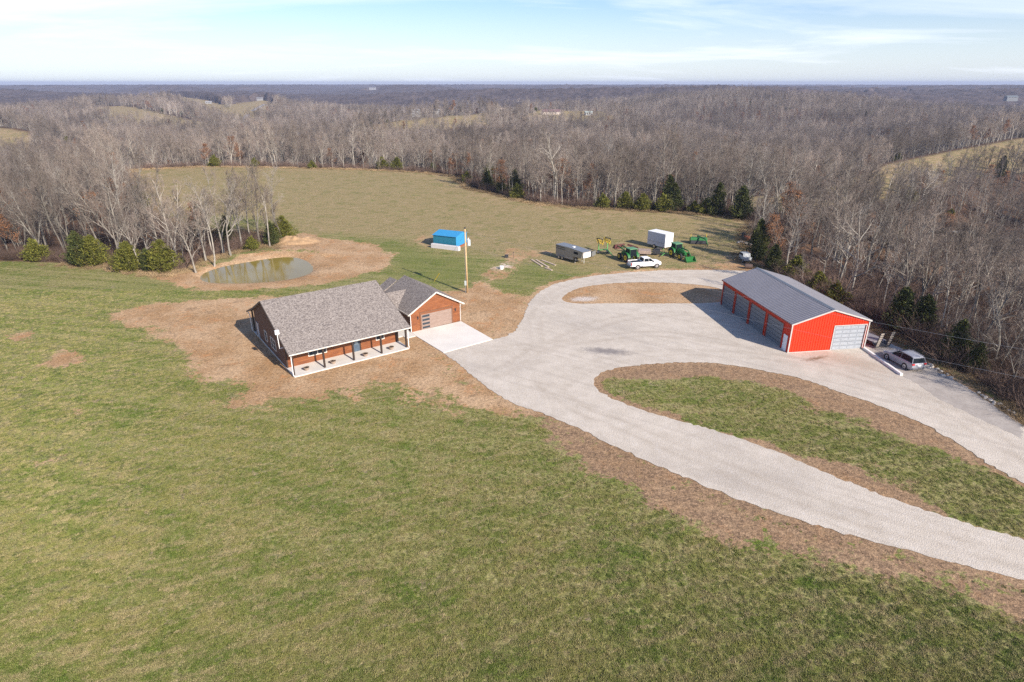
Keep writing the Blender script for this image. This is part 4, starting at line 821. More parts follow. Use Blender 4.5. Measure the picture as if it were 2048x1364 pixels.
# ------------------------------------------------------------------ blue shed and block wall
sa = P(867.2, 492.5); sb_ = P(912.7, 497.5); sc2 = P(931.5, 490.0)
an = math.atan2(*(sb_ - sa)[::-1]); sl_ = float(np.linalg.norm(sb_ - sa)); sdp = 4.6
e = empty('storage_shed', (sa[0], sa[1], 0), an, 'small blue ribbed metal shed standing behind a pale block wall', 'shed')
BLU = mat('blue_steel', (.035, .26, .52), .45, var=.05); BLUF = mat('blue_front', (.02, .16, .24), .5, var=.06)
MB().bx(0, sl_, 0, sdp, .35, 2.35).build('wall', BLU, e); 
r_ = MB(); r_.slab([(-.15, -.2, 2.42), (sl_ + .15, -.2, 2.42), (sl_ + .15, sdp * .62, 2.95), (-.15, sdp * .62, 2.95)], .06).slab([(-.15, sdp * .62, 2.95), (sl_ + .15, sdp * .62, 2.95), (sl_ + .15, sdp + .15, 2.45), (-.15, sdp + .15, 2.45)], .06); r_.build('roof', BLU, e)
for xx in (0.0, sl_): MB().prism([(0, 2.35), (sdp, 2.35), (sdp * .62, 2.86)], xx - .02 if xx else .0, xx if xx else .02, 'x').build('gable', BLU, e)
f = MB(); x = .05
while x < sl_ - .08: f.bx(x, x + .07, -.04, -.003, .4, 2.3); x += .3
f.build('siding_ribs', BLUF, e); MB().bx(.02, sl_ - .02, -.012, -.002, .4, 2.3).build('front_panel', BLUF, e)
MB().bx(sl_ - .4, sl_ + .25, .3, sdp - .1, 0, .33).bx(-.05, .3, .3, sdp, 0, .33).each('base_skid', RUST, e)
wa = P(862, 495.5); wb = P(917.5, 502.5); d = wb - wa; an = math.atan2(d[1], d[0]); wl = float(np.linalg.norm(d))
for k in range(2):
    o = MB().bx(0, wl / 2 - .03, 0, .75, 0, .85).build('concrete_block', mat('block_concrete', (.58, .55, .55), .9, var=.08), bevel=.03)
    o.location = (wa[0] + d[0] * k / 2, wa[1] + d[1] * k / 2, 0); o.rotation_euler = (0, 0, an)
    tag(o, ['long pale concrete block before the left part of the blue shed', 'long pale concrete block before the right corner of the blue shed'][k], 'concrete block', 'concrete blocks before the blue shed')
# ------------------------------------------------------------------ utility pole, wires
pp = P(935, 585); e = empty('utility_pole', (pp[0], pp[1], 0), 0, 'tall yellow wooden utility pole with grey transformer behind the garage', 'utility pole')
MB().cyl((0, 0, -.3), (-.12, 0, 10.3), .15, .10, 14).build('pole', WOODP, e, smooth_=True)
MB().cyl((-.12, 0, 10.3), (-.12, 0, 10.5), .14, n=12).build('pole_cap', DARKM, e)
t = MB().cyl((.42, -.1, 7.7), (.42, -.1, 8.6), .27, n=16).build('transformer', mat('transformer_grey', (.5, .56, .58), .4), e); MB().cyl((.42, -.1, 8.6), (.42, -.1, 8.9), .05).cyl((.3, -.15, 8.6), (.3, -.15, 8.8), .04).build('bushing', WHITEP, t)
MB().box((-.28, -.12, 1.6), (.32, .2, .75)).build('meter_box', mat('meter_grey', (.38, .42, .42), .5), e, bevel=.02)
MB().cyl((-.28, -.1, 0), (-.28, -.1, 1.3), .05).cyl((-.26, -.1, 1.9), (-.2, -.06, 8.0), .035).build('conduit', GREYM, e)
g_ = P(868, 563); o = MB().cyl((pp[0] - .1, pp[1], 9.6), (g_[0], g_[1], .02), .012, n=5).build('guy_wire', GREYM); tag(o, 'thin steel guy wire anchored on grass left of the pole', 'wire')
gd_ = Vector((pp[0] - .1 - g_[0], pp[1] - g_[1], 9.6)).normalized(); o = MB().cyl(Vector((g_[0], g_[1], 0)) + gd_ * .1, Vector((g_[0], g_[1], 0)) + gd_ * 2.3, .045, n=8).build('guy_wire_guard', YEL); tag(o, 'thin yellow guy wire guard standing in grass behind the garage', 'wire guard')
def wire(a, b, sag, lab, r=.008):
    a = Vector(a); b = Vector(b); pts = []
    for k in range(33): t = k / 32; p = a.lerp(b, t); p.z -= sag * 4 * t * (1 - t); pts.append(p)
    o = MB().path(pts, r, 5).build('power_line', GALV); tag(o, lab, 'power line', 'power lines crossing above the red barn')
wire((pp[0] - .1, pp[1] - .1, 9.9), (58, 40, 10.0), 1.2, 'upper overhead power line from the pole across the red barn')
wire((pp[0] - .1, pp[1] - .1, 7.6), (56, 37, 8.6), 1.2, 'lower overhead power line from the pole across the red barn')
# ------------------------------------------------------------------ small yard things
def rocks(name, pts, s0, s1, lab, cat, m=ROCK, group=None):
    for i, (x, y, z) in enumerate(pts):
        s = random.uniform(s0, s1); mb = MB(); n = 7; rr = []
        for k, zz in enumerate((-.3, .15, .55, .75)):
            q_ = (.8, 1, .75, .3)[k]; rr.append([(s * q_ * math.cos(2 * math.pi * i_ / n + k * .3) * random.uniform(.75, 1.2), s * .75 * q_ * math.sin(2 * math.pi * i_ / n + k * .3) * random.uniform(.75, 1.2), s * zz * .7) for i_ in range(n)])
        o = mb.loft(rr).build(name, m); o.location = (x, y, z); o.rotation_euler = (0, 0, random.uniform(0, 3)); tag(o, lab, cat, group)
pts = []
for (u, v) in [(1850, 728), (1858, 733), (1866, 738), (1876, 742), (1884, 748), (1893, 752), (1902, 757), (1860, 739), (1888, 754), (1955, 790), (1963, 794), (1972, 799), (1980, 803), (1990, 808), (1999, 813), (2008, 818), (2018, 824), (2028, 829), (1968, 802), (1985, 810)]:
    p = P(u + random.uniform(-3, 3), v - 3 + random.uniform(-1.5, 1.5)); pts.append((p[0], p[1], float(height(p[0], p[1])[0]) + .05))
rocks('edge_stone', pts, .16, .36, 'pale broken limestone rock along the wood side of the lane', 'stone', group='limestone rocks edging the lane')
p = P(1003, 538); o = MB().cyl((0, 0, 0), (0, 0, .55), .34, n=14).build('well_cap', WHITEP); o.location = (p[0], p[1], 0); tag(o, 'squat white well cap on bare pale soil near the pole', 'well cap')
p = P(1013, 515); o = MB().bx(-.32, .32, -.28, .28, 0, .5).bx(-.36, .36, -.32, .32, .44, .52).build('plastic_tub', DARKM, bevel=.02); o.location = (p[0], p[1], 0); tag(o, 'small black tub left of the yard hydrant', 'tub')
p = P(1026.5, 517); o = MB().cyl((0, 0, 0), (0, 0, 1.1), .035).cyl((0, 0, 1.1), (0, 0, 1.3), .07).cyl((0, 0, 1.25), (.25, 0, 1.15), .03).build('yard_hydrant', DARKM); o.location = (p[0], p[1], 0); tag(o, 'thin dark upright yard hydrant beside the black tub', 'hydrant')
for i, (u0, v0, u1, v1) in enumerate([(1063, 519.5, 1084, 533), (1072, 520, 1097, 535), (1083, 520.5, 1111, 531), (1090, 536, 1104, 541)]):
    a = P(u0, v0); b = P(u1, v1); o = MB().beam((a[0], a[1], .05), (b[0], b[1], .05), .34, .16).build('timber_board', mat('bleached_board', (.46, .36, .28), .85, var=.2)); tag(o, 'bleached wooden board lying on the grass before the livestock trailer', 'board', 'bleached boards lying on the grass')
# pale spoil by the pipe trench
def heap(name, u, v, rx, ry, h, m, lab, cat, seed, kind=None):
    c = P(u, v); n = 26; g = np.linspace(-1, 1, n); XX, YY = np.meshgrid(g, g); rr = np.hypot(XX, YY); Z = np.clip(1 - rr ** 1.6, 0, 1) ** .9 * h * (.6 + .8 * vnoise(XX * 9, YY * 9, 1.6, seed)) - .03
    mb = MB(); mb.add([(x * rx, y * ry, z) for x, y, z in zip(XX.ravel(), YY.ravel(), Z.ravel())], [(j * n + i, j * n + i + 1, (j + 1) * n + i + 1, (j + 1) * n + i) for j in range(n - 1) for i in range(n - 1) if rr[j, i] < 1.05])
    o = mb.build(name, m, smooth_=True); o.location = (c[0], c[1], 0.0); return tag(o, lab, cat, kind=kind)
heap('dirt_pile', 592, 483, 5.2, 3.0, 1.15, mat('tan_soil', (.36, .235, .13), .95, var=.25, scale=2), 'heap of tan soil at the far end of the pond', 'dirt pile', 3)
# junk at the edge of the wood
p = P(1487, 481); e = empty('large_tyre', (p[0], p[1], 0), .3, 'big black tractor tyre leaning at the edge of the wood', 'tyre'); o = MB().torus((0, 0, .95), (.5, -.75, .35), .68, .26, 24, 8).build('tread', BLACK, e)
p = P(1496, 481); o = MB().bx(-.7, .7, -.5, .5, 0, .9).bx(-.75, .75, -.55, .55, .84, .95).build('steel_box', mat('orange_rust', (.42, .11, .04), .8, var=.25), bevel=.03); o.location = (p[0], p[1], 0); o.rotation_euler = (0, 0, .4); tag(o, 'rusty orange steel box beside the big black tyre', 'box')
pts = []
for i in range(12): p = P(1476 + i * 2.4, 484 + random.uniform(-1, 3) + i * .35); pts.append((p[0], p[1], .05))
rocks('rubble_stone', pts, .3, .6, 'pale rock in the rubble line below the big tyre', 'stone', group='pale rocks of the rubble line')
def cart():
    loc, an = at(1478, 520, 1496, 532, off=.6)
    e = empty('farm_cart', loc, an, 'old grey farm cart with black tyres half under the dark cedar', 'cart')
    MB().prism([(0, .5), (2.6, .5), (2.6, 1.1), (1.9, 1.15), (1.7, 1.7), (.2, 1.7), (0, 1.2)], -.7, .7).build('body', mat('cart_grey', (.40, .42, .42), .6), e, bevel=.05); MB().bx(.15, 1.6, -.75, .75, 1.3, 1.6).build('windows', GLASSD, e)
    for x in (.4, 2.1):
        for s in (-1, 1): wheel(e, x, s * .7, .36, .22)
    p = P(1496, 537); o = MB().cyl((p[0] - .6, p[1], .45), (p[0] + .6, p[1] - .3, .45), .45, n=16).build('steel_drum', mat('brown_drum', (.09, .06, .05), .7)); tag(o, 'brown steel drum lying on its side near the barn', 'drum')
cart()
# ------------------------------------------------------------------ trees
def bark_mat(name, a, b):
    q = NT(name); co = q.coord((1, 1, .3)); oi = q.n('ObjectInfo'); c = q.mix(q.rng(q.noise(2.5, 5, .7, co), .35, .65), a, b)
    hv = q.n('HueSaturation'); q.l(c, hv.inputs['Color']); st = q.noise(.011, 4, .6, oi.outputs['Location']); q.l(q.math('MULTIPLY', q.rng(oi.outputs['Random'], 0, 1, .72, 1.28), q.rng(st, .38, .62, .60, 1.38)), hv.inputs['Value']); return q.fin(hv.outputs[0], .9, spec=.2)
BARK = bark_mat('bark_grey', (.15, .132, .112), (.34, .31, .265)); PALE = bark_mat('bark_pale', (.19, .172, .148), (.36, .335, .29)); TWIG = bark_mat('twig', (.155, .125, .105), (.25, .205, .174)); TWIGL = bark_mat('twig_pale', (.20, .172, .148), (.31, .275, .24))
def tube(V, Fc, pts, rad, n):
    base = len(V); prev = None
    for k, (p, r) in enumerate(zip(pts, rad)):
        d = (pts[min(k + 1, len(pts) - 1)] - pts[max(k - 1, 0)]); d = d / (np.linalg.norm(d) + 1e-9)
        t = np.array([0, 0, 1.]) if abs(d[2]) < .9 else np.array([1., 0, 0]); e = np.cross(d, t); e /= np.linalg.norm(e); g = np.cross(d, e)
        for i in range(n): a = 2 * math.pi * i / n; V.append(p + (e * math.cos(a) + g * math.sin(a)) * r)
        if k:
            b = base + (k - 1) * n
            for i in range(n): Fc.append((b + i, b + (i + 1) % n, b + n + (i + 1) % n, b + n + i))
def rot_dir(rnd, d, ang, up=0.0):
    t = np.array([rnd.gauss(0, 1), rnd.gauss(0, 1), rnd.gauss(0, 1)]); t -= t @ d * d; t /= np.linalg.norm(t) + 1e-9
    o = d * math.cos(ang) + t * math.sin(ang); o[2] += up; return o / np.linalg.norm(o)
def gen_tree(seed, H=17, t0=.35, spread=.30, nl=13, r0=.20, forks=1, lean=.03, up=.25, dens=1.0, wig=.12, twr=.014):
    rnd = random.Random(seed); TV, TF, CV, CF = [], [], [], []
    def grow(p, d, L_, r, lev):
        n = (0, 5, 4, 3, 2)[lev]; pts = [p]; rad = [r]; dd = d.copy()
        for k in range(n):
            dd = dd + np.array([rnd.gauss(0, wig), rnd.gauss(0, wig), rnd.gauss(0, wig) + up * .22]); dd /= np.linalg.norm(dd)
            pts.append(pts[-1] + dd * L_ / n); rad.append(r * (1 - .8 * (k + 1) / n))
        if lev == 1: tube(TV, TF, pts, rad, 4)
        elif lev == 2: tube(CV, CF, pts, rad, 3)
        elif lev == 3: tube(CV, CF, pts, rad, 3)
        else:
            b = len(CV); t = np.cross(dd, np.array([rnd.random(), rnd.random(), rnd.random()])); t /= np.linalg.norm(t) + 1e-9
            CV.extend([pts[0] - t * r, pts[0] + t * r, pts[-1]]); CF.append((b, b + 1, b + 2)); return
        nc = {1: 7, 2: 5, 3: 4}[lev]; nc = max(2, int(nc * dens))
        for k in range(nc):
            f = (.25 + .72 * (k + rnd.random()) / nc); i = min(int(f * n), n - 1); fr = f * n - i; q = pts[i] * (1 - fr) + pts[i + 1] * fr
            grow(q, rot_dir(rnd, dd, R(rnd.uniform(25, 58)), up * .3), L_ * rnd.uniform(.42, .66) * (1.15 - .45 * f), max(twr if lev >= 2 else .02, r * (1 - .75 * f) * .62), lev + 1)
    def trunk(p, d, L_, r, nlm, t0_):
        n = 8; pts = [p]; rad = [r * 1.25]; dd = d.copy()
        for k in range(n):
            dd = dd + np.array([rnd.gauss(0, wig * .55), rnd.gauss(0, wig * .55), .04]); dd /= np.linalg.norm(dd); pts.append(pts[-1] + dd * L_ / n); rad.append(r * (1 - .85 * (k + 1) / n))
        tube(TV, TF, pts, rad, 6)
        for k in range(nlm):
            f = t0_ + (1 - t0_) * (k + rnd.random() * .8) / nlm; f = min(f, .98); i = min(int(f * n), n - 1); fr = f * n - i; q = pts[i] * (1 - fr) + pts[i + 1] * fr
            g = (f - t0_) / (1 - t0_); grow(q, rot_dir(rnd, dd, R(rnd.uniform(35, 65) * (1 - .35 * g)), up * .4), H * spread * (1.05 - .62 * g) * rnd.uniform(.75, 1.2), r * (1 - .8 * f) * .62 + .015, 1)
        grow(pts[-1], dd, H * .10, .04, 2)
    d0 = np.array([rnd.gauss(0, lean), rnd.gauss(0, lean), 1.]); d0 /= np.linalg.norm(d0)
    if forks == 1: trunk(np.array([0, 0, -.5]), d0, H * .95, r0, nl, t0)
    else:
        hs_ = H * .16; mid = d0 * hs_; tube(TV, TF, [np.array([0, 0, -.5]), mid * .5, mid], [r0 * 1.5, r0 * 1.2, r0 * 1.05], 6)
        for k in range(forks): trunk(mid, rot_dir(rnd, d0, R(rnd.uniform(12, 26)), .1), (H - hs_) * rnd.uniform(.8, 1), r0 * .75, int(nl / forks) + 3, max(.2, t0 - .15))
    return (TV, TF), (CV, CF)
def leafcluster(seed, pts, sz, per):           # many small leaf quads round the given points
    rnd = np.random.default_rng(seed); V = []; Fc = []
    for p in pts:
        for k in range(per):
            c = p + rnd.normal(0, sz * 2.2, 3); a = rnd.normal(0, 1, 3); a /= np.linalg.norm(a); b = np.cross(a, rnd.normal(0, 1, 3)); b /= np.linalg.norm(b); n = len(V)
            V += [c - a * sz, c + b * sz * .6, c + a * sz, c - b * sz * .6]; Fc.append((n, n + 1, n + 2, n + 3))
    return V, Fc
def tomesh(name, parts):
    V = []; Fc = []; mi = []; mats = []
    for (v, f, m) in parts:
        n = len(V); V += [tuple(p) for p in v]; Fc += [tuple(i + n for i in q) for q in f]; mi += [len(mats)] * len(f); mats.append(m)
    me = bpy.data.meshes.new(name); me.from_pydata(V, [], Fc)
    for m in mats: me.materials.append(m)
    me.polygons.foreach_set('material_index', mi); me.update(); return me
OAKL = None
q = NT('russet_leaves'); g = q.n('NewGeometry'); OAKL = q.fin(q.mix(g.outputs['Random Per Island'], (.17, .075, .035), (.30, .15, .075)), .8, spec=.2)
specs = [  # descriptor, kwargs, bark, twig, leaves
    ('tall slim bare grey tree', dict(H=18, t0=.45, spread=.20, nl=12, r0=.17, up=.4), BARK, TWIG, 0),
    ('tall upright bare tree', dict(H=19, t0=.38, spread=.26, nl=13, r0=.20, up=.35), BARK, TWIG, 0),
    ('forked bare grey tree', dict(H=17, t0=.35, spread=.26, nl=16, r0=.21, forks=2, up=.3), BARK, TWIG, 0),
    ('broad spreading bare oak', dict(H=15, t0=.28, spread=.40, nl=14, r0=.24, up=.15, wig=.2), BARK, TWIG, 0),
    ('spreading white limbed tree', dict(H=18, t0=.25, spread=.34, nl=12, r0=.24, up=.2, wig=.17, dens=.9), PALE, TWIGL, 0),
    ('pale barked slim bare tree', dict(H=17, t0=.42, spread=.22, nl=11, r0=.16, up=.35), PALE, TWIGL, 0),
    ('small slender bare tree', dict(H=11, t0=.25, spread=.28, nl=10, r0=.11, up=.35), BARK, TWIG, 0),
    ('pale several stemmed tree', dict(H=15, t0=.3, spread=.28, nl=15, r0=.17, forks=3, up=.3), PALE, TWIG, 0),
    ('small russet leaved tree', dict(H=12, t0=.25, spread=.30, nl=11, r0=.15, up=.2), BARK, TWIG, 1)]
TR = []
for i, (ds, kw, bk, tw, lf) in enumerate(specs):
    (tv, tf), (cv, cf) = gen_tree(100 + i, **kw)
    parts = [(cv, cf, tw)]
    if lf: lp = [cv[k] for k in range(0, len(cv), 9)]; lv, lfc = leafcluster(5, [np.array(p) for p in lp], .13, 2); parts.append((lv, lfc, OAKL))
    TR.append(dict(desc=ds, trunk=tomesh('trunk', [(tv, tf, bk)]), crown=tomesh('crown', parts), full=tomesh('tree_mesh', [(tv, tf, bk)] + parts), H=kw['H']))
    print('tree', i, len(tf), sum(len(p[1]) for p in parts))
# cedars
CED = []
def cedar_mat(name, a, b):
    q = NT(name); g = q.n('NewGeometry'); oi = q.n('ObjectInfo'); c = q.mix(g.outputs['Random Per Island'], a, b); c = q.mix(q.rng(q.noise(.9, 4, .6, q.coord()), .55, .7, 0, .45), c, (.13, .075, .03)); return q.fin(c, .85, spec=.2)
CM = [cedar_mat('cedar_dark', (.032, .046, .013), (.085, .095, .026)), cedar_mat('cedar_olive', (.075, .085, .014), (.16, .155, .028))]
def gen_cedar(seed, H, W_, n, skirt=.0):
    r = np.random.default_rng(seed); V = []; Fc = []; nb = n // 26
    for k in range(nb):
        h = H * (.03 + .97 * (k / nb) ** 1.12); an = r.uniform(0, 6.283); f = h / H; prof = W_ * (1 - f) ** .72 * (.62 + .38 * min(1, f * 6)) + .12
        lob = 1 + .28 * math.sin(an * 3 + seed + f * 5) + r.normal(0, .16); rr = prof * lob * (.62 if r.random() < .18 else 1) * (1.22 if r.random() < .1 else 1); base = np.array([0, 0, h - rr * .12]); tip = np.array([math.cos(an) * rr, math.sin(an) * rr, h + rr * .22 + r.normal(0, .12)])
        for j in range(26):
            t = r.uniform(.35, 1.02) ** .8; c = base + (tip - base) * t + r.normal(0, .10 + .05 * rr, 3); a = (tip - base) / (np.linalg.norm(tip - base) + 1e-6) + r.normal(0, .6, 3) + np.array([0, 0, .3]); a /= np.linalg.norm(a); b = np.cross(a, r.normal(0, 1, 3)); b /= np.linalg.norm(b); s = r.uniform(.10, .24); m = len(V)
            V += [c - a * s, c + b * s * .42, c + a * s * 1.2, c - b * s * .42]; Fc.append((m, m + 1, m + 2, m + 3))
    return V, Fc
for i, (H_, W_, n_, m_) in enumerate(((6.5, 2.3, 7800, 0), (5.0, 2.6, 7800, 1), (8.0, 2.2, 9000, 0), (3.0, 1.7, 4200, 1))):
    v, f = gen_cedar(40 + i, H_, W_, n_); tv = []; tf = []; tube(tv, tf, [np.array([0, 0, -.4]), np.array([0, 0, H_ * .5]), np.array([0, 0, H_ * .93])], [.16, .10, .03], 6)
    CED.append(dict(trunk=tomesh('trunk', [(tv, tf, BARK)]), crown=tomesh('crown', [(v, f, CM[m_])]), full=tomesh('cedar_mesh', [(tv, tf, BARK), (v, f, CM[m_])]), H=H_))
# brush: low leafless thicket
def gen_brush(seed, H, n, leafy=False):
    rnd = random.Random(seed); V = []; Fc = []
    for k in range(n):
        a = rnd.uniform(0, 6.283); r = rnd.uniform(0, 1.1); p = np.array([r * math.cos(a), r * math.sin(a), -.1]); d = np.array([math.cos(a) * .5 + rnd.gauss(0, .3), math.sin(a) * .5 + rnd.gauss(0, .3), 1.]); d /= np.linalg.norm(d); L_ = H * rnd.uniform(.4, 1.1); m = len(V)
        t = np.cross(d, np.array([rnd.gauss(0, 1), rnd.gauss(0, 1), 0.1])); t /= np.linalg.norm(t) + 1e-9; w_ = .022; q1 = p + d * L_ * .5; q2 = p + d * L_ + np.array([rnd.gauss(0, .25), rnd.gauss(0, .25), 0])
        V += [p - t * w_, p + t * w_, q1 + t * w_ * .7, q1 - t * w_ * .7, q2]; Fc += [(m, m + 1, m + 2, m + 3), (m + 3, m + 2, m + 4)]
        for j in range(5):
            f = rnd.uniform(.25, 1); b = p + (q2 - p) * f; dd = d + np.array([rnd.gauss(0, .7), rnd.gauss(0, .7), rnd.gauss(0, .3)]); e2 = b + dd * L_ * .25; m = len(V); V += [b - t * .014, b + t * .014, e2]; Fc.append((m, m + 1, m + 2))
    return V, Fc
BRM = bark_mat('brush_stems', (.10, .068, .055), (.19, .13, .10)); DRYG = bark_mat('dry_grass', (.24, .165, .09), (.38, .28, .16))
BR = [tomesh('brush_mesh', [(*gen_brush(3 + i, (2.2, 3.2)[i], 130), BRM)]) for i in range(2)]
GRT = [tomesh('grass_mesh', [(*gen_brush(13, .9, 90), DRYG)])]

# ---- where trees stand
def tree_points(spacing, r0, r1, half=47, cull=True):
    n = int(r1 * 1.05 / spacing); gx, gy = np.meshgrid(np.arange(-n, n + 1) * spacing, np.arange(0, n + 1) * spacing); gx = gx.ravel() + RNG.uniform(-.48, .48, gx.size) * spacing; gy = gy.ravel() + RNG.uniform(-.48, .48, gy.size) * spacing
    r = np.hypot(gx, gy); a = np.degrees(np.abs(np.arctan2(gx, gy))); k = (r >= r0) & (r < r1) & (a < half) & (gy > 8); gx, gy = gx[k], gy[k]
    k = sdist(clearing, gx, gy) > 1.2
    for f in fields: k &= ~(inside(f, gx, gy))
    gx, gy = gx[k], gy[k]
    # roads through the woods stay free
    k = np.ones(len(gx), bool)
    k &= ~(cull & (gx > 30) & (gy < 73) & ((sdist(clearing, gx, gy) / 1.1 + 3 - height(gx, gy)) < 4.5)); gx, gy = gx[k], gy[k]
    for l in roads: k = segd(l[0], gx, gy, False) > l[1]; gx, gy = gx[k], gy[k]
    for (x, y, rr) in holes_: k = np.hypot(gx - x, gy - y) > rr; gx, gy = gx[k], gy[k]
    return gx, gy
roads = [(MM([(1850, 466), (1930, 474), (2000, 480), (2120, 489)]), 17), (MM([(262, 297), (290, 292), (330, 285)]), 6), (MM([(480, 252), (488, 240), (497, 228)]), 8), (MM([(505, 222), (520, 214), (530, 208)]), 8)]
# farm buildings far off: (u, v, length, width, height, turn, wall, roof, label, clear radius)
far = [(1102, 230, 22, 10, 3.0, .1, (.55, .48, .42), (.16, .10, .10), 'long farmhouse with a purple brown roof on the far ridge', 24, -6),
       (1177, 231, 9, 6, 3, .2, (.4, .42, .42), (.34, .4, .38), 'small pale green roofed shed right of the far farmhouse', 14, -6),
       (1000, 223, 14, 7, 3, .1, (.5, .42, .34), (.45, .36, .3), 'tan roofed house left of the far farmhouse', 20, -7),
       (832, 223, 9, 4, 1.6, 0, (.3, .3, .3), (.28, .28, .29), 'left one of two small white trailers above the tan field', 16, -2), (872, 223, 8, 4, 1.6, 0, (.3, .3, .3), (.28, .28, .29), 'right one of two small white trailers above the tan field', 16, -2),
       (520, 199, 14, 7, 3, .2, (.24, .24, .25), (.2, .2, .21), 'white farm shed on the left far hillside', 30, -6), (418, 208, 12, 7, 3, .2, (.3, .3, .3), (.28, .28, .29), 'small white house among the left far trees', 24, -10),
       (745, 177, 30, 10, 2, 0, (.26, .26, .27), (.22, .22, .23), 'long white industrial building just below the skyline', 40, 8),
       (2022, 196, 22, 10, 2, 0, (.15, .16, .17), (.13, .15, .16), 'grey roofed farm hall on the right skyline', 40, 3)]
holes_ = []; FB = []
for b in far:
    p = P(b[0], b[1], b[10]); holes_.append((p[0], p[1], b[9])); FB.append(p)
    d = p / np.linalg.norm(p); holes_.append((p[0] - d[0] * b[9] * 1.2, p[1] - d[1] * b[9] * 1.2, b[9] * .9)); holes_.append((p[0] - d[0] * b[9] * 2.2, p[1] - d[1] * b[9] * 2.2, b[9] * .8))
for b, p in zip(far, FB):
    u, v, l_, w_, h_, tn, cw, crf, lab = b[:9]; z = float(height(p[0], p[1])[0]); print('far', u, v, z, b[10]); e = empty('farm_building', (p[0], p[1], max(z, b[10])), tn, lab, 'building')
    MB().bx(-l_ / 2, l_ / 2, -w_ / 2, w_ / 2, -6, h_).build('wall', mat('wall_%02d' % int(u / 20), cw, .7), e)
    rh = min(w_ * .28, 5); MB().prism([(-w_ / 2 - .5, h_ - .1), (w_ / 2 + .5, h_ - .1), (0, h_ + rh)], -l_ / 2 - .5, l_ / 2 + .5, 'x').build('roof', mat('roof_%02d' % int(u / 20), crf, .6), e)
    if l_ < 40:
        for k in range(3): MB().bx(-l_ / 2 + l_ * (k + .7) / 4, -l_ / 2 + l_ * (k + .7) / 4 + 1.3, -w_ / 2 - .06, -w_ / 2 - .01, 1, 2.3).build('window', GLASSD, e)
RM = mat('road_asphalt', (.26, .255, .26), .85, var=.1); RM2 = mat('road_gravel', (.42, .39, .36), .9)
for i, (l_, w_) in enumerate(roads):
    pts = catmull(l_, 8, False); mb = MB(); vs = []; hw_ = (2.4, 3.2, 3.4, 3.4)[i]
    for k, p in enumerate(pts):
        d = pts[min(k + 1, len(pts) - 1)] - pts[max(k - 1, 0)]; d = d / np.linalg.norm(d); n = np.array([-d[1], d[0]])
        for s in (-1, 1): c = p + n * s * hw_; vs.append((c[0], c[1], max(float(height(*(p + n * t_))[0]) for t_ in (-hw_, 0, hw_)) + .25))
    mb.add(vs, [(2 * k, 2 * k + 1, 2 * k + 3, 2 * k + 2) for k in range(len(pts) - 1)]); tag(mb.build('country_road', RM2 if i == 0 else RM), 'country road seen through the distant woods', kind='structure')
# ---- GN scatter for what nobody could count
def scatter(name, xyz, rot, scl, idx, meshes, label):
    col = bpy.data.collections.new(name + '_sources')
    for i, m in enumerate(meshes): col.objects.link(bpy.data.objects.new('%s_source_%02d' % (name, i), m))
    me = bpy.data.meshes.new(name); me.vertices.add(len(xyz)); me.vertices.foreach_set('co', np.asarray(xyz, float).ravel())
    for nm, ty, arr in (('rz', 'FLOAT', rot), ('sc', 'FLOAT', scl), ('ix', 'INT', idx)): at_ = me.attributes.new(nm, ty, 'POINT'); at_.data.foreach_set('value', np.asarray(arr, np.int32 if ty == 'INT' else np.float32))
    o = link(bpy.data.objects.new(name, me)); g = bpy.data.node_groups.new(name, 'GeometryNodeTree'); g.interface.new_socket('Geometry', in_out='INPUT', socket_type='NodeSocketGeometry'); g.interface.new_socket('Geometry', in_out='OUTPUT', socket_type='NodeSocketGeometry')
    A = g.nodes.new; gi = A('NodeGroupInput'); go = A('NodeGroupOutput'); ip = A('GeometryNodeInstanceOnPoints'); ci = A('GeometryNodeCollectionInfo'); ci.inputs['Collection'].default_value = col; ci.inputs['Separate Children'].default_value = True; ci.inputs['Reset Children'].default_value = True
    ip.inputs['Pick Instance'].default_value = True; k = g.links.new
    def na(n_, t_): x = A('GeometryNodeInputNamedAttribute'); x.data_type = t_; x.inputs['Name'].default_value = n_; return x.outputs['Attribute']
    cx = A('ShaderNodeCombineXYZ'); k(na('rz', 'FLOAT'), cx.inputs[2]); k(gi.outputs[0], ip.inputs['Points']); k(ci.outputs[0], ip.inputs['Instance']); k(na('ix', 'INT'), ip.inputs['Instance Index']); k(cx.outputs[0], ip.inputs['Rotation']); k(na('sc', 'FLOAT'), ip.inputs['Scale']); k(ip.outputs[0], go.inputs[0])
    md = o.modifiers.new('scatter', 'NODES'); md.node_group = g; return tag(o, label, kind='stuff')
def choose(gx, gy, rn):
    w_ = np.array([.22, .22, .13, .11, .05, .11, .06, .06, .04]); c = np.cumsum(w_ / w_.sum()); ix = np.searchsorted(c, rn.random(len(gx)))
    w2 = np.array([.05, .14, .24, .40, .03, .04, .04, .02, .04]); c2 = np.cumsum(w2 / w2.sum()); far_ = np.hypot(gx, gy) > 330
    ix = np.where(far_, np.searchsorted(c2, rn.random(len(gx))), ix)
    return np.minimum(ix, 8)
parts = [tree_points(3.6, 40, 95), tree_points(5.0, 95, 330), tree_points(6.2, 330, 800), tree_points(8.5, 800, 1600)]
gx = np.concatenate([p[0] for p in parts]); gy = np.concatenate([p[1] for p in parts]); r = np.hypot(gx, gy)
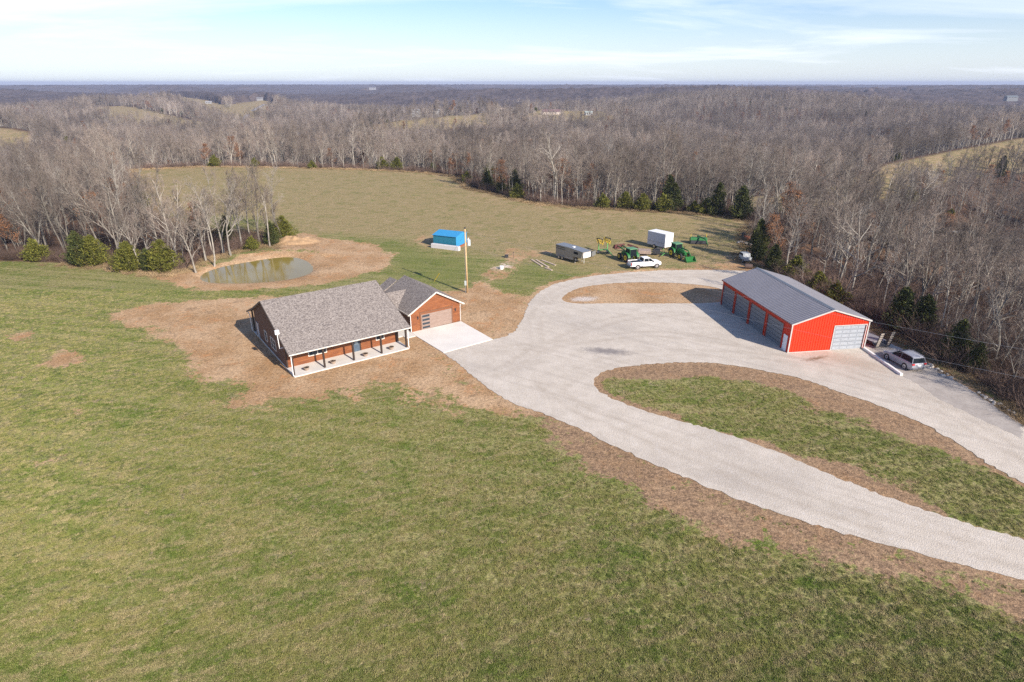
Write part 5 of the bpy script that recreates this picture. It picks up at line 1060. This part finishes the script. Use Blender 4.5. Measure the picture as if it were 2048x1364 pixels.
# thin strip of trees between pond and meadow is planted by hand, so keep the random wood off the meadow side
ix = choose(gx, gy, RNG); gz_ = height(gx, gy); scl = RNG.uniform(.62, 1.1, len(gx)) * (.78 + .44 * vnoise(gx, gy, 38, 3)) * np.interp(r, [0, 330, 800, 1600], [.92, .95, 1.02, 1.15]); rt = RNG.uniform(0, 6.283, len(gx))
edge = sdist(clearing, gx, gy); band = (gx < -30) & (gy < 178) & (gx / gy > (360 - 1024) / F)
scl = np.where(band, scl * .72, scl); gx = np.where(band & (RNG.random(len(gx)) < .35), gx - 60, gx); gz_ = height(gx, gy)
scl = np.where(edge < 5, scl * RNG.uniform(.55, 1, len(gx)), scl)
scl = np.where((gx > 30) & (gy < 73), np.minimum(scl, (edge / 1.1 + 3.0 - gz_) / 15), scl)
def proj(x, y, z):
    dz = z - CH; fw = y * math.cos(PIT) - dz * math.sin(PIT); up = y * math.sin(PIT) + dz * math.cos(PIT); return 1024 + F * x / fw, 682 - F * up / fw, fw
Hs = np.array([t['H'] for t in TR])[ix] * scl
# close to the camera on the right keep crowns below the frame's subject
U, V_, FW = proj(gx, gy, gz_ + Hs * .7); score = Hs / FW * ((U > -10) & (U < 2058) & (V_ > 120) & (V_ < 1364))
# the wood's inner trees show only their tops: favour those at its edge
score = score * np.where(edge < 30, 1.0, .62); order = np.argsort(-score); NIND = 285; ind = set(order[:NIND].tolist())
def region(x, y, e_):
    U_, V2, _ = proj(x, y, 0); f = 'at the front edge of' if e_ < 9 else 'inside'
    if x < -20 and y < 200: return ('%s the wood left of the pond' % f, 'trees of the wood beyond the pond')
    if x < 25: return ('%s the wood behind the meadow' % f, 'trees of the wood beyond the meadow')
    if y > 135: return ('%s the wood behind the tractors' % f, 'trees of the wood behind the farm machines')
    if y > 88: return ('%s the wood behind the barn' % f, 'trees of the wood behind the red barn')
    return ('%s the wood beside the silver car' % f, 'trees of the wood beside the silver car')
def place(kind, T, x, y, z, rz_, s, label, cat, group):
    e = bpy.data.objects.new(kind, None); e.location = (x, y, z); e.rotation_euler = (0, 0, rz_); e.scale = (s, s, s); e.empty_display_size = .5; link(e); tag(e, label, cat, group)
    for n_ in ('trunk', 'crown'): link(bpy.data.objects.new(n_, T[n_]), e)
    return e
for i in ind:
    rg, gp = region(gx[i], gy[i], edge[i]); T = TR[ix[i]]; place('bare_tree', T, gx[i], gy[i], gz_[i], rt[i], scl[i], T['desc'] + ' ' + rg, 'tree', gp)
rest = np.array([i for i in range(len(gx)) if i not in ind])
scatter('forest', np.stack([gx, gy, gz_], -1)[rest], rt[rest], scl[rest], ix[rest], [t['full'] for t in TR], 'leafless grey brown winter forest covering the hills')
# trees of the strip by the pond
strip = [(392, 545, 3, .75, 0), (412, 522, 7, .8, 1), (428, 532, 5, .95, 2), (447, 505, 2, .95, 4), (462, 512, 4, .82, 5), (485, 497, 7, 1.0, 1), (498, 480, 1, .9, 0), (520, 488, 2, .95, 2), (540, 494, 0, .98, 3), (556, 470, 5, .9, 5), (566, 482, 6, 1.0, 4)]
onames = ['first', 'second', 'third', 'fourth', 'fifth', 'sixth', 'seventh', 'eighth', 'ninth', 'tenth', 'eleventh']
for k, (u, v, t, s, ro) in enumerate(strip):
    p = P(u, v); place('bare_tree', TR[t], p[0], p[1], float(height(*p)[0]), ro, s, '%s, %s from left above the pond' % (TR[t]['desc'], onames[k])[:], 'tree', 'bare trees standing in a row above the pond')
cedars = [(75, 520, 3, 1.2, 'low olive cedar at the left edge below the bare wood'), (165, 532, 0, .95, 'dark cedar at the left end of the cedar clump by the field'), (192, 530, 1, 1.05, 'wide cedar second from the left in the clump by the field'), (262, 541, 1, 1.0, 'bushy cedar in the middle of the clump by the field'), (300, 543, 0, .62, 'short dark cedar squeezed into the clump by the field'), (330, 541, 1, 1.08, 'bright olive cedar at the right end of the clump by the field'),
    (545, 490, 0, .72, 'dark cedar left of the soil heap above the pond'), (568, 478, 1, .95, 'brown green cedar directly above the soil heap'), (400, 470, 2, .9, 'slim dark cedar deep among the trees above the pond'), (455, 480, 2, .7, 'narrow dark cedar behind the row above the pond'), (505, 500, 3, .8, 'low bush like cedar under the row above the pond'),
    (765, 338, 1, .95, 'left cedar of the pair at the top of the meadow'), (795, 339, 1, 1.0, 'right cedar of the pair at the top of the meadow'), (866, 338, 0, .7, 'small cedar just right of the pair atop the meadow'), (975, 378, 0, .95, 'dark cedar at the bend of the meadow edge'), (1003, 385, 2, .75, 'slim cedar right of the bend in the meadow edge'), (1035, 396, 3, 1.2, 'low cedar below the bend in the meadow edge'),
    (1205, 416, 3, 1.1, 'small rounded cedar at the middle of the meadow edge'), (1285, 421, 1, .85, 'rounded cedar left of the pointed ones by the meadow'), (1325, 422, 3, 1.3, 'low cedar tucked between two taller ones by the meadow'), (1347, 421, 0, 1.05, 'tall pointed dark cedar behind the farm machines'), (1388, 425, 3, .9, 'low dark cedar right of the pointed cedar'), (1412, 428, 3, 1.2, 'low dark cedar in the shade left of the tallest cedar'), (1433, 431, 2, 1.0, 'tallest cedar at the right end of the meadow'), (1480, 438, 0, 1.18, 'stout dark cedar at the right end of the meadow edge'),
    (1512, 520, 2, .95, 'dark cedar hanging over the grey farm cart'), (1545, 540, 0, .7, 'dark cedar behind the far corner of the barn roof'), (1590, 556, 3, 1.2, 'cedar behind the upper part of the barn roof'), (1632, 590, 1, .75, 'yellow green cedar behind the middle of the barn roof'), (1665, 612, 3, 1.1, 'low olive cedar behind the lower part of the barn roof'), (1795, 660, 0, .9, 'left cedar of the dark pair above the silver car'), (1840, 668, 0, .85, 'right cedar of the dark pair above the silver car'), (1905, 722, 0, .8, 'green cedar right of the silver car below bare trees'), (1948, 742, 0, .55, 'small cedar at the right bank below bare trees'), (430, 333, 3, 1.3, 'low cedar at the far left corner of the meadow'), (510, 334, 3, 1.0, 'small cedar on the far meadow edge left of centre'), (625, 337, 3, .9, 'tiny cedar on the far meadow edge below the russet trees')]
for (u, v, t, s, lab) in cedars:
    p = P(u, v)
    for _ in range(12):                          # settle on the sloping terrain along the view ray
        p = P(u, v, float(height(*p)[0]) * .7) if False else p
    place('cedar_tree', CED[t], p[0], p[1], float(height(*p)[0]), random.uniform(0, 6), s, lab, 'tree', 'evergreen cedars along the edges of the woods')
# cedars deeper in the forest, brush along the edges
cx, cy = tree_points(26, 90, 1200); k = RNG.random(len(cx)) < .35; cx, cy = cx[k], cy[k]
scatter('distant_evergreens', np.stack([cx, cy, height(cx, cy)], -1), RNG.uniform(0, 6, len(cx)), RNG.uniform(.6, 1.2, len(cx)), RNG.integers(0, 4, len(cx)), [c['full'] for c in CED], 'dark evergreens dotted through the winter forest')
bx_, by_ = tree_points(2.0, 40, 330, cull=False); ed = sdist(clearing, bx_, by_); k = (RNG.random(len(bx_)) < np.where(ed < 7, .75, np.where((bx_ > 30) & (by_ < 110), .8, .25))); bx_, by_, ed = bx_[k], by_[k], ed[k]
scatter('undergrowth', np.stack([bx_, by_, height(bx_, by_)], -1), RNG.uniform(0, 6, len(bx_)), RNG.uniform(.4, 1.0, len(bx_)) * np.where((bx_ > 30) & (by_ < 110), 1.45, 1), RNG.integers(0, 2, len(bx_)), BR, 'brown leafless brush under and before the trees')
# dry grass along the wood edge
m = 5200; t = RNG.random(m); tot = np.vstack([clearing, clearing[:1]]); seg = np.linalg.norm(np.diff(tot, axis=0), axis=1); vis = np.zeros(len(seg)); vis[3:49] = 1; w_ = seg * vis[:len(seg)]; si = RNG.choice(len(seg), m, p=w_ / w_.sum()); q_ = tot[si] + (tot[si + 1] - tot[si]) * t[:, None] + RNG.normal(0, .9, (m, 2))
k = (np.hypot(q_[:, 0], q_[:, 1]) < 300) & (sdist(gravel, q_[:, 0], q_[:, 1]) > .2); q_ = q_[k]
scatter('dry_grass', np.column_stack([q_, height(q_[:, 0], q_[:, 1])]), RNG.uniform(0, 6, len(q_)), RNG.uniform(.3, .8, len(q_)), np.zeros(len(q_)), GRT, 'dry tan grass along the edge of the woods')
TFM = None
q = NT('turf_blades'); oi = q.n('ObjectInfo'); ge = q.n('NewGeometry'); lo_ = oi.outputs['Location']
rr_ = q.n('Mapping'); rr_.inputs['Rotation'].default_value = (0, 0, R(-20)); q.l(lo_, rr_.inputs[0]); r2_ = q.n('Mapping'); r2_.inputs['Scale'].default_value = (.4, 1.5, 1); q.l(rr_.outputs[0], r2_.inputs[0])
c = q.mix(q.rng(q.noise(.22, 6, .68, lo_, .6), .38, .62), (.088, .150, .018), (.245, .232, .072)); c = q.mix(q.rng(q.noise(.9, 4, .7, r2_.outputs[0]), .47, .60, 0, .8), c, (.37, .295, .165)); c = q.mix(q.rng(q.noise(.05, 4, .6, lo_), .42, .6, 0, .5), c, (.25, .235, .072))
c = q.mix(q.rng(oi.outputs['Random'], .6, 1, 0, .6), c, (.065, .120, .013)); c = q.mix(q.rng(oi.outputs['Random'], .3, 0, 0, .6), c, (.40, .31, .19))
c = q.mix(q.rng(ge.outputs['Random Per Island'], .5, 1, 0, .5), c, (.31, .29, .125)); TFM = q.fin(c, .9, spec=.2)
def gen_turf(seed, n, h, rad):
    r = random.Random(seed); V = []; Fc = []
    for k in range(n):
        a = r.uniform(0, 6.283); d = rad * math.sqrt(r.random()); p = np.array([d * math.cos(a), d * math.sin(a), -.01]); b = r.uniform(0, 6.283); t = np.array([math.cos(b), math.sin(b), 0]) * .017; l = np.array([r.gauss(0, .5), r.gauss(0, .5), 1.]) * h * r.uniform(.5, 1.1); m = len(V)
        V += [p - t, p + t, p + l]; Fc.append((m, m + 1, m + 2))
    return V, Fc
TUF = [tomesh('turf_mesh', [(*gen_turf(60 + i, 46, (.07, .11)[i], (.22, .16)[i]), TFM)]) for i in range(2)]
nt_ = 115000; ty = 22 + 75 * RNG.random(nt_) ** 1.5; tx = (RNG.random(nt_) * 2 - 1) * (ty * .9 + 8); d_, t__, f_, l_ = masks(tx, ty)
k = (d_ + RNG.normal(0, .12, nt_) < .38) & (np.maximum(sdist(gravel, tx, ty), -np.minimum(sdist(isl_a, tx, ty), sdist(isl_b, tx, ty))) > .3) & (f_ < .4)
hx = (tx - H0[0]) * math.cos(HA) + (ty - H0[1]) * math.sin(HA); hy = -(tx - H0[0]) * math.sin(HA) + (ty - H0[1]) * math.cos(HA); k &= ~((hx > -.5) & (hx < 25) & (hy > -.5) & (hy < 18)); tx, ty = tx[k], ty[k]
scatter('grass', np.column_stack([tx, ty, height(tx, ty)]), RNG.uniform(0, 6, len(tx)), RNG.uniform(.6, 1.25, len(tx)), RNG.integers(0, 2, len(tx)), TUF, 'short olive and tan grass tufts of the near field')
# far canopy beyond the instanced trees
na_, nr = 620, 330; an_ = np.radians(np.linspace(-52, 52, na_)); rr = 1500 * np.exp(np.linspace(0, math.log(11500 / 1500), nr)); A_, R_ = np.meshgrid(an_, rr); FX = R_ * np.sin(A_) + RNG.uniform(-2, 2, A_.shape); FY = R_ * np.cos(A_) + RNG.uniform(-2, 2, A_.shape)
fm = np.zeros(FX.shape)
for f in fields: fm = np.maximum(fm, inside(f, FX, FY))
for (x, y, r_) in holes_: fm = np.maximum(fm, np.hypot(FX - x, FY - y) < r_)
FZ = height(FX, FY) + np.where(fm > 0, -6, 13 + RNG.normal(0, 1.6, FX.shape) + (vnoise(FX, FY, 60, 9) - .5) * 6)
FZ[0, :] -= 16
me = bpy.data.meshes.new('far_forest'); me.vertices.add(na_ * nr); me.vertices.foreach_set('co', np.stack([FX, FY, FZ], -1).ravel()); ii = (np.arange(nr - 1)[:, None] * na_ + np.arange(na_ - 1)[None]).ravel(); fq = np.stack([ii, ii + 1, ii + na_ + 1, ii + na_], -1)
me.loops.add(fq.size); me.loops.foreach_set('vertex_index', fq.ravel()); me.polygons.add(len(fq)); me.polygons.foreach_set('loop_start', np.arange(0, fq.size, 4)); me.polygons.foreach_set('loop_total', np.full(len(fq), 4)); me.update(calc_edges=True)
q = NT('far_canopy'); co = q.coord(world=True); c = q.mix(q.rng(q.noise(.02, 6, .75, co), .35, .65), (.050, .040, .038), (.12, .095, .088)); me.materials.append(q.fin(c, 1.0, spec=.05))
tag(link(bpy.data.objects.new('far_forest', me)), 'distant hazy forest reaching the skyline', kind='stuff')
# ------------------------------------------------------------------ haze
hz_ = MB().bx(-9400, 9400, -110, 12800, -75, 50).build('haze', None); hm = bpy.data.materials.new('haze_air'); hm.use_nodes = True; t_ = hm.node_tree; t_.nodes.clear()
vo = t_.nodes.new('ShaderNodeVolumePrincipled'); vo.inputs['Color'].default_value = (.50, .58, .82, 1); vo.inputs['Density'].default_value = 1.3e-4; ot = t_.nodes.new('ShaderNodeOutputMaterial'); t_.links.new(vo.outputs[0], ot.inputs['Volume'])
hz_.data.materials.append(hm); tag(hz_, 'thin blue haze over the far hills', kind='stuff')
